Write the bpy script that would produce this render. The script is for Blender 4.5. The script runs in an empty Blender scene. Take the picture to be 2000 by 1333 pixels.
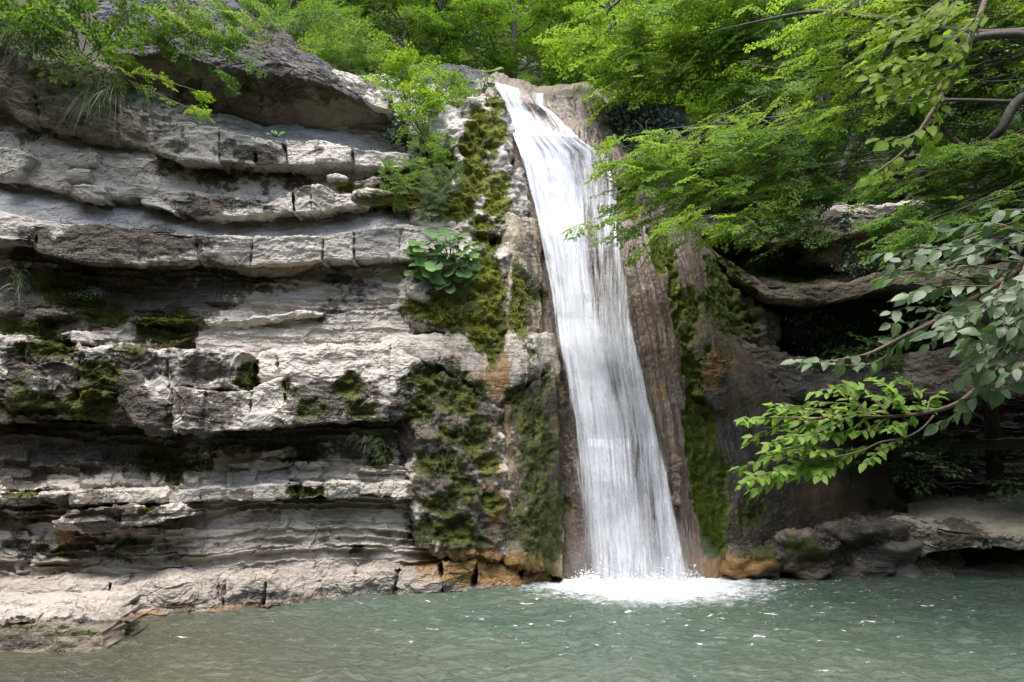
import bpy, math, random
import numpy as np

R = math.radians
S = bpy.context.scene
# ------------------------------------------------------------------ camera, sky, sun, exposure
CAM = np.array([0.0, 0.0, 1.7]); PITCH = R(8.0); FPX = 1556.0
cd = bpy.data.cameras.new('camera'); cam = bpy.data.objects.new('camera', cd); S.collection.objects.link(cam)
cam.location = CAM; cam.rotation_euler = (R(90) + PITCH, 0, 0)
cd.sensor_width = 36; cd.lens = 28.0; cd.clip_end = 500; cd.clip_start = 0.1
S.camera = cam

SUN_EL, SUN_AZ = R(74), R(196)          # azimuth measured clockwise from +Y
W = bpy.data.worlds.new('World'); S.world = W; W.use_nodes = True
nt = W.node_tree; nt.nodes.clear()
wo = nt.nodes.new('ShaderNodeOutputWorld'); bg = nt.nodes.new('ShaderNodeBackground'); sk = nt.nodes.new('ShaderNodeTexSky')
sk.sky_type = 'NISHITA'; sk.sun_disc = False; sk.sun_elevation = SUN_EL; sk.sun_rotation = SUN_AZ
sk.air_density = 1.0; sk.dust_density = 3.0; sk.ozone_density = 0.6
bg.inputs['Strength'].default_value = 0.15
nt.links.new(sk.outputs[0], bg.inputs[0]); nt.links.new(bg.outputs[0], wo.inputs[0])
sl = bpy.data.lights.new('sun', 'SUN'); so = bpy.data.objects.new('sun', sl); S.collection.objects.link(so)
sl.energy = 1.35; sl.angle = R(42); sl.color = (1.0, 0.965, 0.91)
so.rotation_euler = (R(90) - SUN_EL, 0, -SUN_AZ + math.pi); so.location = (0, -5, 30)
S.view_settings.view_transform = 'Standard'; S.view_settings.look = 'None'
S.view_settings.gamma = 1; S.view_settings.use_curve_mapping = False
S.view_settings.exposure = 1.86
cy = S.cycles
cy.max_bounces = 6; cy.diffuse_bounces = 3; cy.glossy_bounces = 3; cy.transmission_bounces = 4; cy.transparent_max_bounces = 24
cy.use_denoising = True
cy.caustics_reflective = False; cy.caustics_refractive = False

# ------------------------------------------------------------------ laying out: photo position + distance -> point in the place
CP, SP = math.cos(PITCH), math.sin(PITCH)
def at(u, v, Y):
    """world point(s) seen at photo position u, v and standing at depth Y"""
    u = np.asarray(u, float); v = np.asarray(v, float); Y = np.asarray(Y, float)
    xc = (u - 1000) / FPX; zc = (666.5 - v) / FPX
    dy = CP - zc * SP; dz = SP + zc * CP
    t = Y / dy
    return np.stack(np.broadcast_arrays(xc * t, Y, CAM[2] + dz * t), -1)
def photo(P):
    x = P[..., 0]; y = P[..., 1]; z = P[..., 2] - CAM[2]
    f = np.maximum(y * CP + z * SP, 0.2); up = -y * SP + z * CP
    return 1000 + FPX * x / f, 666.5 - FPX * up / f

# ------------------------------------------------------------------ noise
G = np.array([[1,1,0],[-1,1,0],[1,-1,0],[-1,-1,0],[1,0,1],[-1,0,1],[1,0,-1],[-1,0,-1],[0,1,1],[0,-1,1],[0,1,-1],[0,-1,-1],[1,1,0],[-1,1,0],[0,-1,1],[0,-1,-1]], np.float32)
def _h(ix, iy, iz, seed):
    h = (ix.astype(np.uint32) * np.uint32(374761393) + iy.astype(np.uint32) * np.uint32(668265263)
         + iz.astype(np.uint32) * np.uint32(2147483647 - 58) + np.uint32(seed * 974711 % 4294967295))
    h = (h ^ (h >> np.uint32(13))) * np.uint32(1274126177)
    h = (h ^ (h >> np.uint32(16))) * np.uint32(2246822519)
    return h ^ (h >> np.uint32(15))
def rnd(a, b=0, seed=0):
    a = np.asarray(a, np.int64); b = np.broadcast_to(np.asarray(b, np.int64), a.shape)
    return (_h(a, b, np.zeros_like(a), seed + 11) & np.uint32(0xffffff)).astype(np.float64) / float(0xffffff)
def perlin(P, seed=0):
    shp = P.shape[:-1]; p = np.ascontiguousarray(P.reshape(-1, 3))
    i = np.floor(p); f = (p - i).astype(np.float32); i = i.astype(np.int64)
    w = f * f * f * (f * (f * 6 - 15) + 10)
    out = 0
    for cx in (0, 1):
        wx = w[:, 0] if cx else 1 - w[:, 0]
        for cy_ in (0, 1):
            wy = w[:, 1] if cy_ else 1 - w[:, 1]
            for cz in (0, 1):
                wz = w[:, 2] if cz else 1 - w[:, 2]
                g = G[(_h(i[:, 0] + cx, i[:, 1] + cy_, i[:, 2] + cz, seed) & np.uint32(15)).astype(np.int64)]
                out = out + wx * wy * wz * (g[:, 0] * (f[:, 0] - cx) + g[:, 1] * (f[:, 1] - cy_) + g[:, 2] * (f[:, 2] - cz))
    return out.reshape(shp)
def fbm(P, octv=4, seed=0, gain=0.5):
    a, s, o = 1.0, 0.0, 0.0
    for k in range(octv):
        o = o + a * perlin(P * (2.03 ** k) + 17.3 * k, seed + k); s += a; a *= gain
    return o / s * 1.4
def sst(a, b, x):
    t = np.clip((x - a) / (b - a), 0, 1); return t * t * (3 - 2 * t)
V = lambda *a: np.array(a, float)

# ------------------------------------------------------------------ objects
COL = S.collection
def link(o, parent=None):
    COL.objects.link(o)
    if parent is not None: o.parent = parent
    return o
def tag(o, label=None, cat=None, group=None, kind=None):
    if label: o['label'] = label
    if cat: o['category'] = cat
    if group: o['group'] = group
    if kind: o['kind'] = kind
    return o
def empty(name, loc=(0, 0, 0)):
    o = bpy.data.objects.new(name, None); o.location = loc; o.empty_display_size = 0.1
    return link(o)
def make_mesh(name, verts, faces, mat=None, smooth=True, attrs=None, uv=None):
    """faces: (m,k) array with one k, or a list of such arrays"""
    me = bpy.data.meshes.new(name)
    fl = faces if isinstance(faces, list) else [faces]
    fl = [np.asarray(f, np.int32) for f in fl if len(f)]
    nl = sum(f.size for f in fl); nf = sum(len(f) for f in fl)
    me.vertices.add(len(verts)); me.vertices.foreach_set('co', np.asarray(verts, np.float32).ravel())
    me.loops.add(nl); me.loops.foreach_set('vertex_index', np.concatenate([f.ravel() for f in fl]))
    tot = np.concatenate([np.full(len(f), f.shape[1], np.int32) for f in fl])
    me.polygons.add(nf); me.polygons.foreach_set('loop_start', np.concatenate([[0], np.cumsum(tot)[:-1]]).astype(np.int32))
    me.polygons.foreach_set('loop_total', tot)
    me.polygons.foreach_set('use_smooth', np.full(nf, smooth, bool))
    for k, a in (attrs or {}).items():
        at_ = me.attributes.new(k, 'FLOAT', 'POINT'); at_.data.foreach_set('value', np.asarray(a, np.float32).ravel())
    if uv is not None:
        at_ = me.attributes.new('run', 'FLOAT_VECTOR', 'POINT'); u3 = np.zeros((len(verts), 3), np.float32); u3[:, :2] = uv
        at_.data.foreach_set('vector', u3.ravel())
    me.update(calc_edges=True)
    if mat: me.materials.append(mat)
    return me
def mobj(name, me, parent=None, loc=(0, 0, 0)):
    o = bpy.data.objects.new(name, me); o.location = loc
    return link(o, parent)
def grid_faces(nr, nc):
    i = np.arange(nr * nc).reshape(nr, nc)
    return np.stack([i[:-1, :-1], i[1:, :-1], i[1:, 1:], i[:-1, 1:]], -1).reshape(-1, 4)
def grid_normals(Gd):
    du = np.gradient(Gd, axis=1); dv = np.gradient(Gd, axis=0)
    n = np.cross(dv, du); l = np.linalg.norm(n, axis=-1, keepdims=True)
    return n / np.maximum(l, 1e-9)

# ------------------------------------------------------------------ materials
def N(m, typ, **kw):
    n = m.node_tree.nodes.new(typ)
    for k, v in kw.items(): setattr(n, k, v)
    return n
def newmat(name):
    m = bpy.data.materials.new(name); m.use_nodes = True; m.node_tree.nodes.clear()
    return m
def L(m, a, b): m.node_tree.links.new(a, b)
def math_(m, op, a, b=None, c=None):
    n = N(m, 'ShaderNodeMath', operation=op)
    for i, x in enumerate((a, b, c)):
        if x is None: continue
        if isinstance(x, (int, float)): n.inputs[i].default_value = x
        else: L(m, x, n.inputs[i])
    return n.outputs[0]
def mix_(m, fac, a, b, blend='MIX'):
    n = N(m, 'ShaderNodeMix', data_type='RGBA', blend_type=blend)
    for s, x in ((n.inputs[0], fac), (n.inputs[6], a), (n.inputs[7], b)):
        if isinstance(x, (int, float)): s.default_value = x
        elif isinstance(x, tuple): s.default_value = (*x, 1)
        else: L(m, x, s)
    return n.outputs[2]
def noise_(m, co, scale, detail=4, rough=0.55, scl=None, dist=0):
    if scl is not None:
        mp = N(m, 'ShaderNodeMapping'); mp.inputs['Scale'].default_value = scl; L(m, co, mp.inputs[0]); co = mp.outputs[0]
    n = N(m, 'ShaderNodeTexNoise'); L(m, co, n.inputs['Vector'])
    n.inputs['Scale'].default_value = scale; n.inputs['Detail'].default_value = detail; n.inputs['Roughness'].default_value = rough
    n.inputs['Distortion'].default_value = dist
    return n.outputs[0]
def ramp_(m, fac, lo, hi):
    n = N(m, 'ShaderNodeMapRange', interpolation_type='SMOOTHSTEP'); L(m, fac, n.inputs[0])
    n.inputs[1].default_value = lo; n.inputs[2].default_value = hi
    return n.outputs[0]
def attr_(m, name): return N(m, 'ShaderNodeAttribute', attribute_name=name).outputs['Fac']

def rock_mat(name, pale, mid, dirt, speck=0.3, bed=1.0, rough=0.85, crack=1.0, flow=False):
    m = newmat(name)
    co = N(m, 'ShaderNodeTexCoord').outputs['Object']
    big = noise_(m, co, 0.9, 5, 0.6); med = noise_(m, co, 4.5, 6, 0.65); fin = noise_(m, co, 30, 5, 0.7)
    lam = noise_(m, co, 1.0, 6, 0.7, scl=(1.6, 1.6, 22), dist=0.4)
    c = mix_(m, ramp_(m, big, 0.35, 0.68), pale, mid)
    c = mix_(m, math_(m, 'MULTIPLY', ramp_(m, med, 0.48, 0.72), 0.55), c, dirt)
    c = mix_(m, math_(m, 'MULTIPLY', ramp_(m, lam, 0.53, 0.68), 0.6 * bed), c, dirt)
    pat = noise_(m, co, 1.7, 9, 0.72, scl=(1, 1, 1.5), dist=.3); gr = noise_(m, co, 22, 4, .75)
    c = mix_(m, math_(m, 'MULTIPLY', ramp_(m, math_(m, 'ADD', pat, math_(m, 'MULTIPLY', math_(m, 'SUBTRACT', gr, .5), .35)), 0.58, 0.66), 0.34), c, mix_(m, gr, (0.07, 0.06, 0.048), (0.19, 0.165, 0.135)))
    dr = noise_(m, co, 1.0, 5, 0.65, scl=(5, 5, .35)); c = mix_(m, math_(m, 'MULTIPLY', ramp_(m, dr, 0.56, 0.72), 0.40), c, dirt)
    c = mix_(m, math_(m, 'MULTIPLY', ramp_(m, fin, 0.58, 0.75), speck), c, (0.06, 0.052, 0.045))
    if flow:      # mineral streaks along the way the water has run; pebbly grey pink near the fall, olive brown away from it
        ru = N(m, 'ShaderNodeAttribute', attribute_name='run').outputs['Vector']; sx = N(m, 'ShaderNodeSeparateXYZ'); L(m, ru, sx.inputs[0])
        st1 = noise_(m, ru, 1.0, 6, .68, scl=(46, 1.2, 1), dist=.2); st2 = noise_(m, ru, 1.0, 4, .6, scl=(14, .7, 1))
        c = mix_(m, math_(m, 'MULTIPLY', ramp_(m, st1, .46, .64), .65), c, dirt)
        ol = ramp_(m, math_(m, 'ADD', sx.outputs[0], math_(m, 'MULTIPLY', math_(m, 'SUBTRACT', st2, .5), .35)), .66, .74)
        c = mix_(m, math_(m, 'MULTIPLY', ol, .75), c, mix_(m, st1, (0.045, 0.036, 0.020), (0.125, 0.098, 0.060)))
        pk = noise_(m, co, 42, 3, .7); c = mix_(m, math_(m, 'MULTIPLY', ramp_(m, pk, .56, .66), math_(m, 'MULTIPLY', math_(m, 'SUBTRACT', 1.0, ol), .6)), c, (0.33, 0.29, 0.26))
    # crusts with recess shade painted in, moss film, ochre: carried by the rock's vertices
    dk = attr_(m, 'dark'); mo = attr_(m, 'moss'); oc = attr_(m, 'ochre'); we = attr_(m, 'wet')
    fin2 = noise_(m, co, 55, 3, 0.6)
    crust_shade = mix_(m, ramp_(m, fin2, 0.60, 0.68), mix_(m, ramp_(m, med, 0.4, 0.6), (0.035, 0.030, 0.024), (0.085, 0.068, 0.048)), (0.34, 0.32, 0.29))
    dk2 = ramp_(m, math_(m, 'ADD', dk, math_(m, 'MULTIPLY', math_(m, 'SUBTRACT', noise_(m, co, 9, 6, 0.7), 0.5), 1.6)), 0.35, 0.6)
    c = mix_(m, math_(m, 'MULTIPLY', dk2, 0.93), c, crust_shade)
    och = mix_(m, noise_(m, co, 5, 5, 0.6), (0.36, 0.19, 0.045), (0.20, 0.115, 0.035))
    oc2 = ramp_(m, math_(m, 'ADD', oc, math_(m, 'MULTIPLY', math_(m, 'SUBTRACT', noise_(m, co, 2.2, 5, 0.65, scl=(1, 1, .5)), 0.5), 1.2)), 0.25, 0.75)
    c = mix_(m, math_(m, 'MULTIPLY', oc2, 0.85), c, och)
    mc = mix_(m, ramp_(m, noise_(m, co, 6, 5, 0.65), 0.35, 0.65), (0.024, 0.032, 0.008), (0.088, 0.102, 0.016))
    mc = mix_(m, attr_(m, 'gold'), mc, mix_(m, ramp_(m, noise_(m, co, 7, 5, 0.65), 0.35, 0.65), (0.050, 0.072, 0.010), (0.185, 0.195, 0.024)))
    mo2 = ramp_(m, math_(m, 'ADD', mo, math_(m, 'MULTIPLY', math_(m, 'SUBTRACT', noise_(m, co, 14, 5, 0.7), 0.5), 1.3)), 0.35, 0.6)
    c = mix_(m, mo2, c, mc)
    wf = math_(m, 'MULTIPLY', we, math_(m, 'SUBTRACT', 1.0, mo2))
    c = mix_(m, math_(m, 'MULTIPLY', wf, 0.35), c, mix_(m, 1.0, c, (0.45, 0.42, 0.38), 'MULTIPLY'))
    b = N(m, 'ShaderNodeBsdfPrincipled'); L(m, c, b.inputs['Base Color'])
    rr = N(m, 'ShaderNodeMapRange'); L(m, wf, rr.inputs[0]); rr.inputs[3].default_value = rough; rr.inputs[4].default_value = 0.22
    L(m, rr.outputs[0], b.inputs['Roughness']); b.inputs['Specular IOR Level'].default_value = 0.4
    vo = N(m, 'ShaderNodeTexVoronoi', feature='DISTANCE_TO_EDGE'); mp = N(m, 'ShaderNodeMapping'); mp.inputs['Scale'].default_value = (1.1, 1.1, 4.2)
    dco = N(m, 'ShaderNodeVectorMath', operation='ADD'); nz = N(m, 'ShaderNodeTexNoise'); nz.inputs['Scale'].default_value = 2.2; nz.inputs['Detail'].default_value = 5
    L(m, co, nz.inputs['Vector']); L(m, co, dco.inputs[0])
    sc = N(m, 'ShaderNodeVectorMath', operation='SCALE'); L(m, nz.outputs[1], sc.inputs[0]); sc.inputs['Scale'].default_value = 0.6; L(m, sc.outputs[0], dco.inputs[1])
    L(m, dco.outputs[0], mp.inputs[0]); L(m, mp.outputs[0], vo.inputs['Vector']); vo.inputs['Scale'].default_value = 1.5
    ck = math_(m, 'MULTIPLY', math_(m, 'SUBTRACT', 1.0, ramp_(m, vo.outputs['Distance'], 0.0, 0.035)), -0.5 * crack)
    hgt = math_(m, 'ADD', math_(m, 'ADD', math_(m, 'MULTIPLY', fin, 0.35), math_(m, 'MULTIPLY', lam, 0.9 * bed)), math_(m, 'ADD', ck, math_(m, 'MULTIPLY', med, 0.8)))
    hgt = math_(m, 'ADD', hgt, math_(m, 'MULTIPLY', mo2, math_(m, 'MULTIPLY', noise_(m, co, 60, 3), 0.6)))
    bp = N(m, 'ShaderNodeBump'); bp.inputs['Strength'].default_value = 0.8; bp.inputs['Distance'].default_value = 0.045
    L(m, hgt, bp.inputs['Height']); L(m, bp.outputs[0], b.inputs['Normal'])
    o = N(m, 'ShaderNodeOutputMaterial'); L(m, b.outputs[0], o.inputs[0])
    return m
M_LIME = rock_mat('limestone', (0.53, 0.49, 0.435), (0.43, 0.395, 0.345), (0.28, 0.245, 0.20))
M_BLUE = rock_mat('grey_marl', (0.36, 0.365, 0.365), (0.27, 0.27, 0.265), (0.16, 0.15, 0.135), bed=0.5)
M_BROWN = rock_mat('weathered_sandstone', (0.21, 0.18, 0.135), (0.15, 0.126, 0.092), (0.085, 0.07, 0.05), bed=0.5)
M_BLACK = rock_mat('lichen_dark_rock', (0.115, 0.115, 0.12), (0.075, 0.074, 0.075), (0.04, 0.038, 0.036), bed=0.8)
M_TUFA = rock_mat('travertine', (0.22, 0.175, 0.13), (0.155, 0.112, 0.078), (0.085, 0.06, 0.042), speck=0.7, bed=0.0, rough=0.6, crack=0.2)
M_CAVE = rock_mat('shaded_marl', (0.17, 0.145, 0.12), (0.115, 0.098, 0.08), (0.06, 0.05, 0.04), bed=0.6)  # marl darkened in its base colour to stand for cave shade
M_SAND = rock_mat('sandy_marl', (0.38, 0.35, 0.275), (0.30, 0.275, 0.21), (0.17, 0.15, 0.115), bed=0.2)
M_CONE = rock_mat('travertine_streaked', (0.23, 0.185, 0.15), (0.165, 0.122, 0.095), (0.075, 0.055, 0.042), speck=0.6, bed=0.0, rough=0.5, crack=0.1, flow=True)
M_CREAM = rock_mat('cream_tufa', (0.40, 0.345, 0.24), (0.28, 0.225, 0.15), (0.13, 0.10, 0.065), speck=0.65, bed=0.0, rough=0.6, crack=0.2)
M_BENCH = rock_mat('bench_rock', (0.37, 0.335, 0.295), (0.29, 0.255, 0.215), (0.18, 0.145, 0.11), bed=0.8)
# ------------------------------------------------------------------ rock relief
_r = np.random.default_rng(4)
BEDS = np.concatenate([[-2.0], -2.0 + np.cumsum(_r.uniform(0.035, 0.15, 220))])
def strata(P, amp=0.06):
    fl = np.floor(P[..., 0] / .83 + .9 * perlin(P * .8, 2)).astype(np.int64)
    zz = P[..., 2] + 0.11 * perlin(P * V(.45, .45, .3), 3) + 0.035 * perlin(P * V(1.5, 1.5, 1), 4) + .022 * perlin(P * V(9, 9, 4), 14) + .07 * (rnd(fl, 9) - .5)
    k = np.searchsorted(BEDS, zz); k = np.clip(k, 1, len(BEDS) - 1)
    d = np.minimum(zz - BEDS[k - 1], BEDS[k] - zz)
    w = 0.16 + 0.8 * rnd(k, 1)
    q = P[..., 0] / w + 9 * rnd(k, 2) + 0.45 * perlin(P * V(2.2, 2.2, 5), 5)
    c = np.floor(q); xe = np.minimum(q - c, 1 - q + c) * w
    h = rnd(k, c.astype(np.int64), 3)
    keep = sst(-0.2, 0.25, perlin(P * V(.7, .7, 1.1), 6) + .05)          # smooth stretches in between
    gr = sst(-.25, .2, perlin(P * V(1.4, 1.4, 5), 12))                   # joints open and close along their length
    fade = sst(-.1, .35, perlin(P * V(.5, .5, .7) + 5, 13) + .28)
    o = amp * (.35 + .65 * fade) * (0.7 * (rnd(k, 5) - .5) + 1.5 * keep * (h - .5)) - amp * .6 * gr * np.exp(-(d / .011) ** 2) - amp * .5 * keep * np.exp(-(xe / .012) ** 2) * (h > .5)
    dg_ = perlin(P * V(2.1, 2.1, .9) + .3 * fbm(P * 3, 2, 15)[..., None], 16); o = o - amp * .45 * sst(-.05, .25, perlin(P * 1.3, 17)) * np.exp(-(dg_ / .02) ** 2)
    return o + 0.05 * fbm(P * V(3.2, 3.2, 6.5), 4, 8) + 0.012 * fbm(P * V(15, 15, 26), 3, 9)
def massive(P, amp=0.06):
    Wp = P + .10 * np.stack([perlin(P * 3 + 7, 32), perlin(P * 3 + 21, 33), perlin(P * 3 + 40, 34)], -1)
    cr = perlin(Wp * V(1.3, 1.3, 2.2), 21); cr2 = perlin(Wp * V(3.4, 3.4, 1.3) + 9, 24)
    op = sst(-.1, .3, perlin(P * 1.9, 25))
    st = fbm(Wp * V(1.8, 1.8, 3.6), 3, 26); q = 6 * st; chip = (np.floor(q) + sst(.35, .65, q - np.floor(q))) / 6      # spalled faces
    return amp * (.6 * fbm(P * 1.7, 4, 20) + .9 * chip) - op * (.030 * np.exp(-(cr / .018) ** 2) + .018 * np.exp(-(cr2 / .02) ** 2)) + .026 * fbm(P * V(5, 5, 10), 4, 22) + .011 * fbm(P * 21, 3, 23)
def tufa(P, amp=0.05):
    Wp = P + .05 * np.stack([perlin(P * 2.5 + 7, 44), perlin(P * 2.5 + 21, 45), 0 * P[..., 0]], -1)
    rib = 1 - 2 * np.abs(perlin(Wp * V(6, 6, .45), 40))
    return amp * (.7 * perlin(Wp * V(2.6, 2.6, .5), 46) + .45 * rib) + .022 * fbm(Wp * V(15, 15, 1.4), 3, 41) + .010 * fbm(P * V(30, 30, 18), 3, 42) + .04 * fbm(P * 1.6, 3, 43)
def mound(P, amp=0.07):
    return amp * fbm(P * 4.5, 3, 50) + .03 * fbm(P * 13, 3, 51) + .05 * perlin(P * V(4, 4, .7), 52)
STYLE = dict(strata=strata, massive=massive, tufa=tufa, mound=mound)

# (u, v, ru, rv, strength): where moss, dark crusts with recess shade painted in, ochre film and wet sheen lie on the rock
MOSS = [(120,550,80,32,1),(165,590,70,24,.9),(330,645,75,45,1),(60,640,80,24,.9),(210,620,70,28,.9),(90,680,80,26,.8),(195,725,50,40,1),(60,790,70,40,.9),
 (175,790,60,50,1),(240,690,60,20,.6),(330,900,70,40,1.1),(345,940,24,20,1),(600,882,32,26,1),(740,890,28,34,.9),(480,735,30,34,1),(690,755,30,32,.9),(705,803,36,20,1.1),(600,800,45,24,.8),
 (560,770,30,25,.5),(840,745,50,40,1.0),(900,770,60,50,1.0),(820,800,40,40,.8),(880,840,50,40,.8),(930,860,40,60,.8),(850,900,60,40,.8),(900,960,50,40,.75),(950,900,22,30,1.0),(955,985,22,20,1.1),(860,990,40,30,.8),(880,1040,70,35,.85),(820,1030,30,20,.6),(930,1060,40,22,.7),(1045,860,50,150,.85),(1060,1010,60,130,.85),(1020,780,30,50,.7),
 (950,575,38,120,1.4),(885,605,80,55,1.1),(815,600,45,28,1),(1022,590,36,90,1),(965,690,16,40,1),(930,270,30,75,1.3),(970,240,20,80,1.2),(925,345,32,50,1.2),(975,375,30,55,1.2),(945,435,34,22,1.2),
 (800,370,60,45,1.1),(870,405,80,34,1),(760,392,60,28,.9),(680,365,40,14,.9),(850,330,50,60,.9),(590,962,34,16,1),(620,962,16,16,1),(280,995,16,12,1),(140,1085,40,12,.8),(45,965,60,12,.7),(230,1060,50,12,.6),(240,1090,40,10,.6),
 (690,1080,20,10,.4),(390,300,20,10,.3),(350,280,16,30,.4),(1288,480,24,60,1.3),(1312,545,12,60,1.4),(1332,620,11,60,1.4),(1346,690,11,60,1.4),(1358,760,14,60,1.4),(1368,850,26,90,1.25),(1390,960,34,100,1.3),(1400,1045,32,50,1.1),(1236,385,24,60,1),(1352,600,18,70,.75),(1372,690,18,40,.6),
 (1470,1000,40,70,.6),(1420,570,60,70,1),(1440,620,40,50,1),(1540,532,80,28,1),(1660,690,60,30,.8),(1410,520,40,50,.9),(1560,480,90,40,.6),(1450,760,40,60,.4),(1190,235,30,30,.7),(1240,300,30,20,.7),(30,1225,140,9,.7),(110,1240,90,10,.6),
 (1480,1080,50,25,.5),(1570,1070,60,30,.7),(150,205,90,50,.35),(420,190,160,50,.45),(330,60,120,70,.5),(520,30,60,60,.6)]
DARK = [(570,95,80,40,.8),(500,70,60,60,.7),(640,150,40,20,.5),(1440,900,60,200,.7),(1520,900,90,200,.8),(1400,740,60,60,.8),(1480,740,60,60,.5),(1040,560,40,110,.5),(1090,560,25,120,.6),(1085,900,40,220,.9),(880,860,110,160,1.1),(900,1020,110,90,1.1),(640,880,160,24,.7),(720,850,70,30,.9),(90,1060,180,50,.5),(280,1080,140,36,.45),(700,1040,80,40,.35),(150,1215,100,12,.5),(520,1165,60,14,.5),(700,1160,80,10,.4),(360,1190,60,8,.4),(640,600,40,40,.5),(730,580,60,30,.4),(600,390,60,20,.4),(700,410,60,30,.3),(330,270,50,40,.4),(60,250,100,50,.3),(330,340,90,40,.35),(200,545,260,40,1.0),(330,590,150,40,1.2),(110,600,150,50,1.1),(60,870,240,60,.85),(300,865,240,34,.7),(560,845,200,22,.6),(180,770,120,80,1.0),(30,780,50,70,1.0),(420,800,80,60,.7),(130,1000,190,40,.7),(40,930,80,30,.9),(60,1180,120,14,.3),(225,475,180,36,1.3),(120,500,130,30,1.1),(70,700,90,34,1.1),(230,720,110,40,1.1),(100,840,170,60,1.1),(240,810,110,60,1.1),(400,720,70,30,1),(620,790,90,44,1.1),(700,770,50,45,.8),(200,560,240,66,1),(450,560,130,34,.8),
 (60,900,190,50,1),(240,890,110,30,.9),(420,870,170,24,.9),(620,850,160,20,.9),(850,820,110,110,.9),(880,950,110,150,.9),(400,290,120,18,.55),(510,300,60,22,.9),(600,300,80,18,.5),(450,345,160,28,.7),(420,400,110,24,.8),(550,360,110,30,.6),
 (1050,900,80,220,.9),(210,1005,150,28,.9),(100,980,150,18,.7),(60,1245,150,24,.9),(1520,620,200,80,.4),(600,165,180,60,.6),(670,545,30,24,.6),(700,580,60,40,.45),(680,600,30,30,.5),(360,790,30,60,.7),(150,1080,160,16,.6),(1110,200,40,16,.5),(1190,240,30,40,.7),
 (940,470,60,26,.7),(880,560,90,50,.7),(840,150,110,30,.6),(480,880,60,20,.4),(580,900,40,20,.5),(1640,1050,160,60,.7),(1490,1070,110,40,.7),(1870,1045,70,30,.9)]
OCHRE = [(950,730,60,55,.6),(975,735,26,50,1.3),(900,690,70,30,.3),(930,1110,150,40,1.0),(1040,1118,60,40,1.3),(830,1110,60,30,.6),(640,1190,120,20,.7),(470,1195,100,18,.6),(300,1200,60,14,.7),(540,520,90,24,.5),(740,420,60,18,.3),(60,1125,190,12,.4),
 (1420,1110,60,30,.9),(1480,1100,50,30,.7),(1290,800,20,100,.35),(1262,700,12,60,.35),(1390,720,40,50,.5),(1450,740,50,90,.4),(1340,1080,50,60,.6),(985,560,20,130,.5),(960,960,30,150,.5),(1000,800,26,120,.4),(480,260,40,20,.2),(170,1055,170,20,.4)]
WET = [(1150,650,200,600,1),(960,720,160,70,1.4),(930,1115,220,50,1),(560,1180,330,30,1),(250,1210,80,30,1),(1450,900,180,250,.7),(1600,1060,200,90,1.2),(1050,900,90,250,.7),(200,900,200,60,.7),(140,760,60,110,.9),(1650,800,160,90,.9),(1380,1000,100,140,.6),(200,1000,200,60,.5)]
GOLD = [(945,570,45,140,1.2),(880,610,60,40,.5),(930,270,45,90,1.1),(970,240,26,90,1.1),(925,345,40,60,1),(975,375,36,60,1),(945,435,36,26,1),(860,390,110,50,.8),(690,365,60,16,.7),(1290,490,40,90,1),(1330,620,40,140,1),(1365,830,50,140,.9),(1395,990,50,120,.8),(955,985,26,24,1),(950,890,26,26,.8),(110,735,40,30,.4),(1240,390,30,80,.8)]
def blobs(u, v, lst):
    e = np.zeros(u.shape)
    for (cu, cv, ru, rv, s) in lst:
        sel = (np.abs(u - cu) < ru * 1.4) & (np.abs(v - cv) < rv * 1.4)
        if not sel.any(): continue
        r = np.sqrt(((u[sel] - cu) / ru) ** 2 + ((v[sel] - cv) / rv) ** 2)
        e[sel] = np.maximum(e[sel], s * np.clip(1.35 - r, 0, 1))
    return e
def masks(P):
    u, v = photo(P); n1 = fbm(P * 3.1, 4, 60); n2 = fbm(P * 2.3, 4, 61)
    u = u + 22 * n2; v = v + 14 * n1
    out = {}
    for nm, lst, n, a in (('moss', MOSS, n1, .55), ('dark', DARK, n2, .55), ('ochre', OCHRE, n1, .4), ('wet', WET, n2, .3), ('gold', GOLD, n2, .2)):
        e = blobs(u, v, lst); out[nm] = np.clip(e + a * n * (e > .02), 0, 1.2)
    return out
MOSSY = []                                  # points, normals, strength: where moss cushions take root
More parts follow.
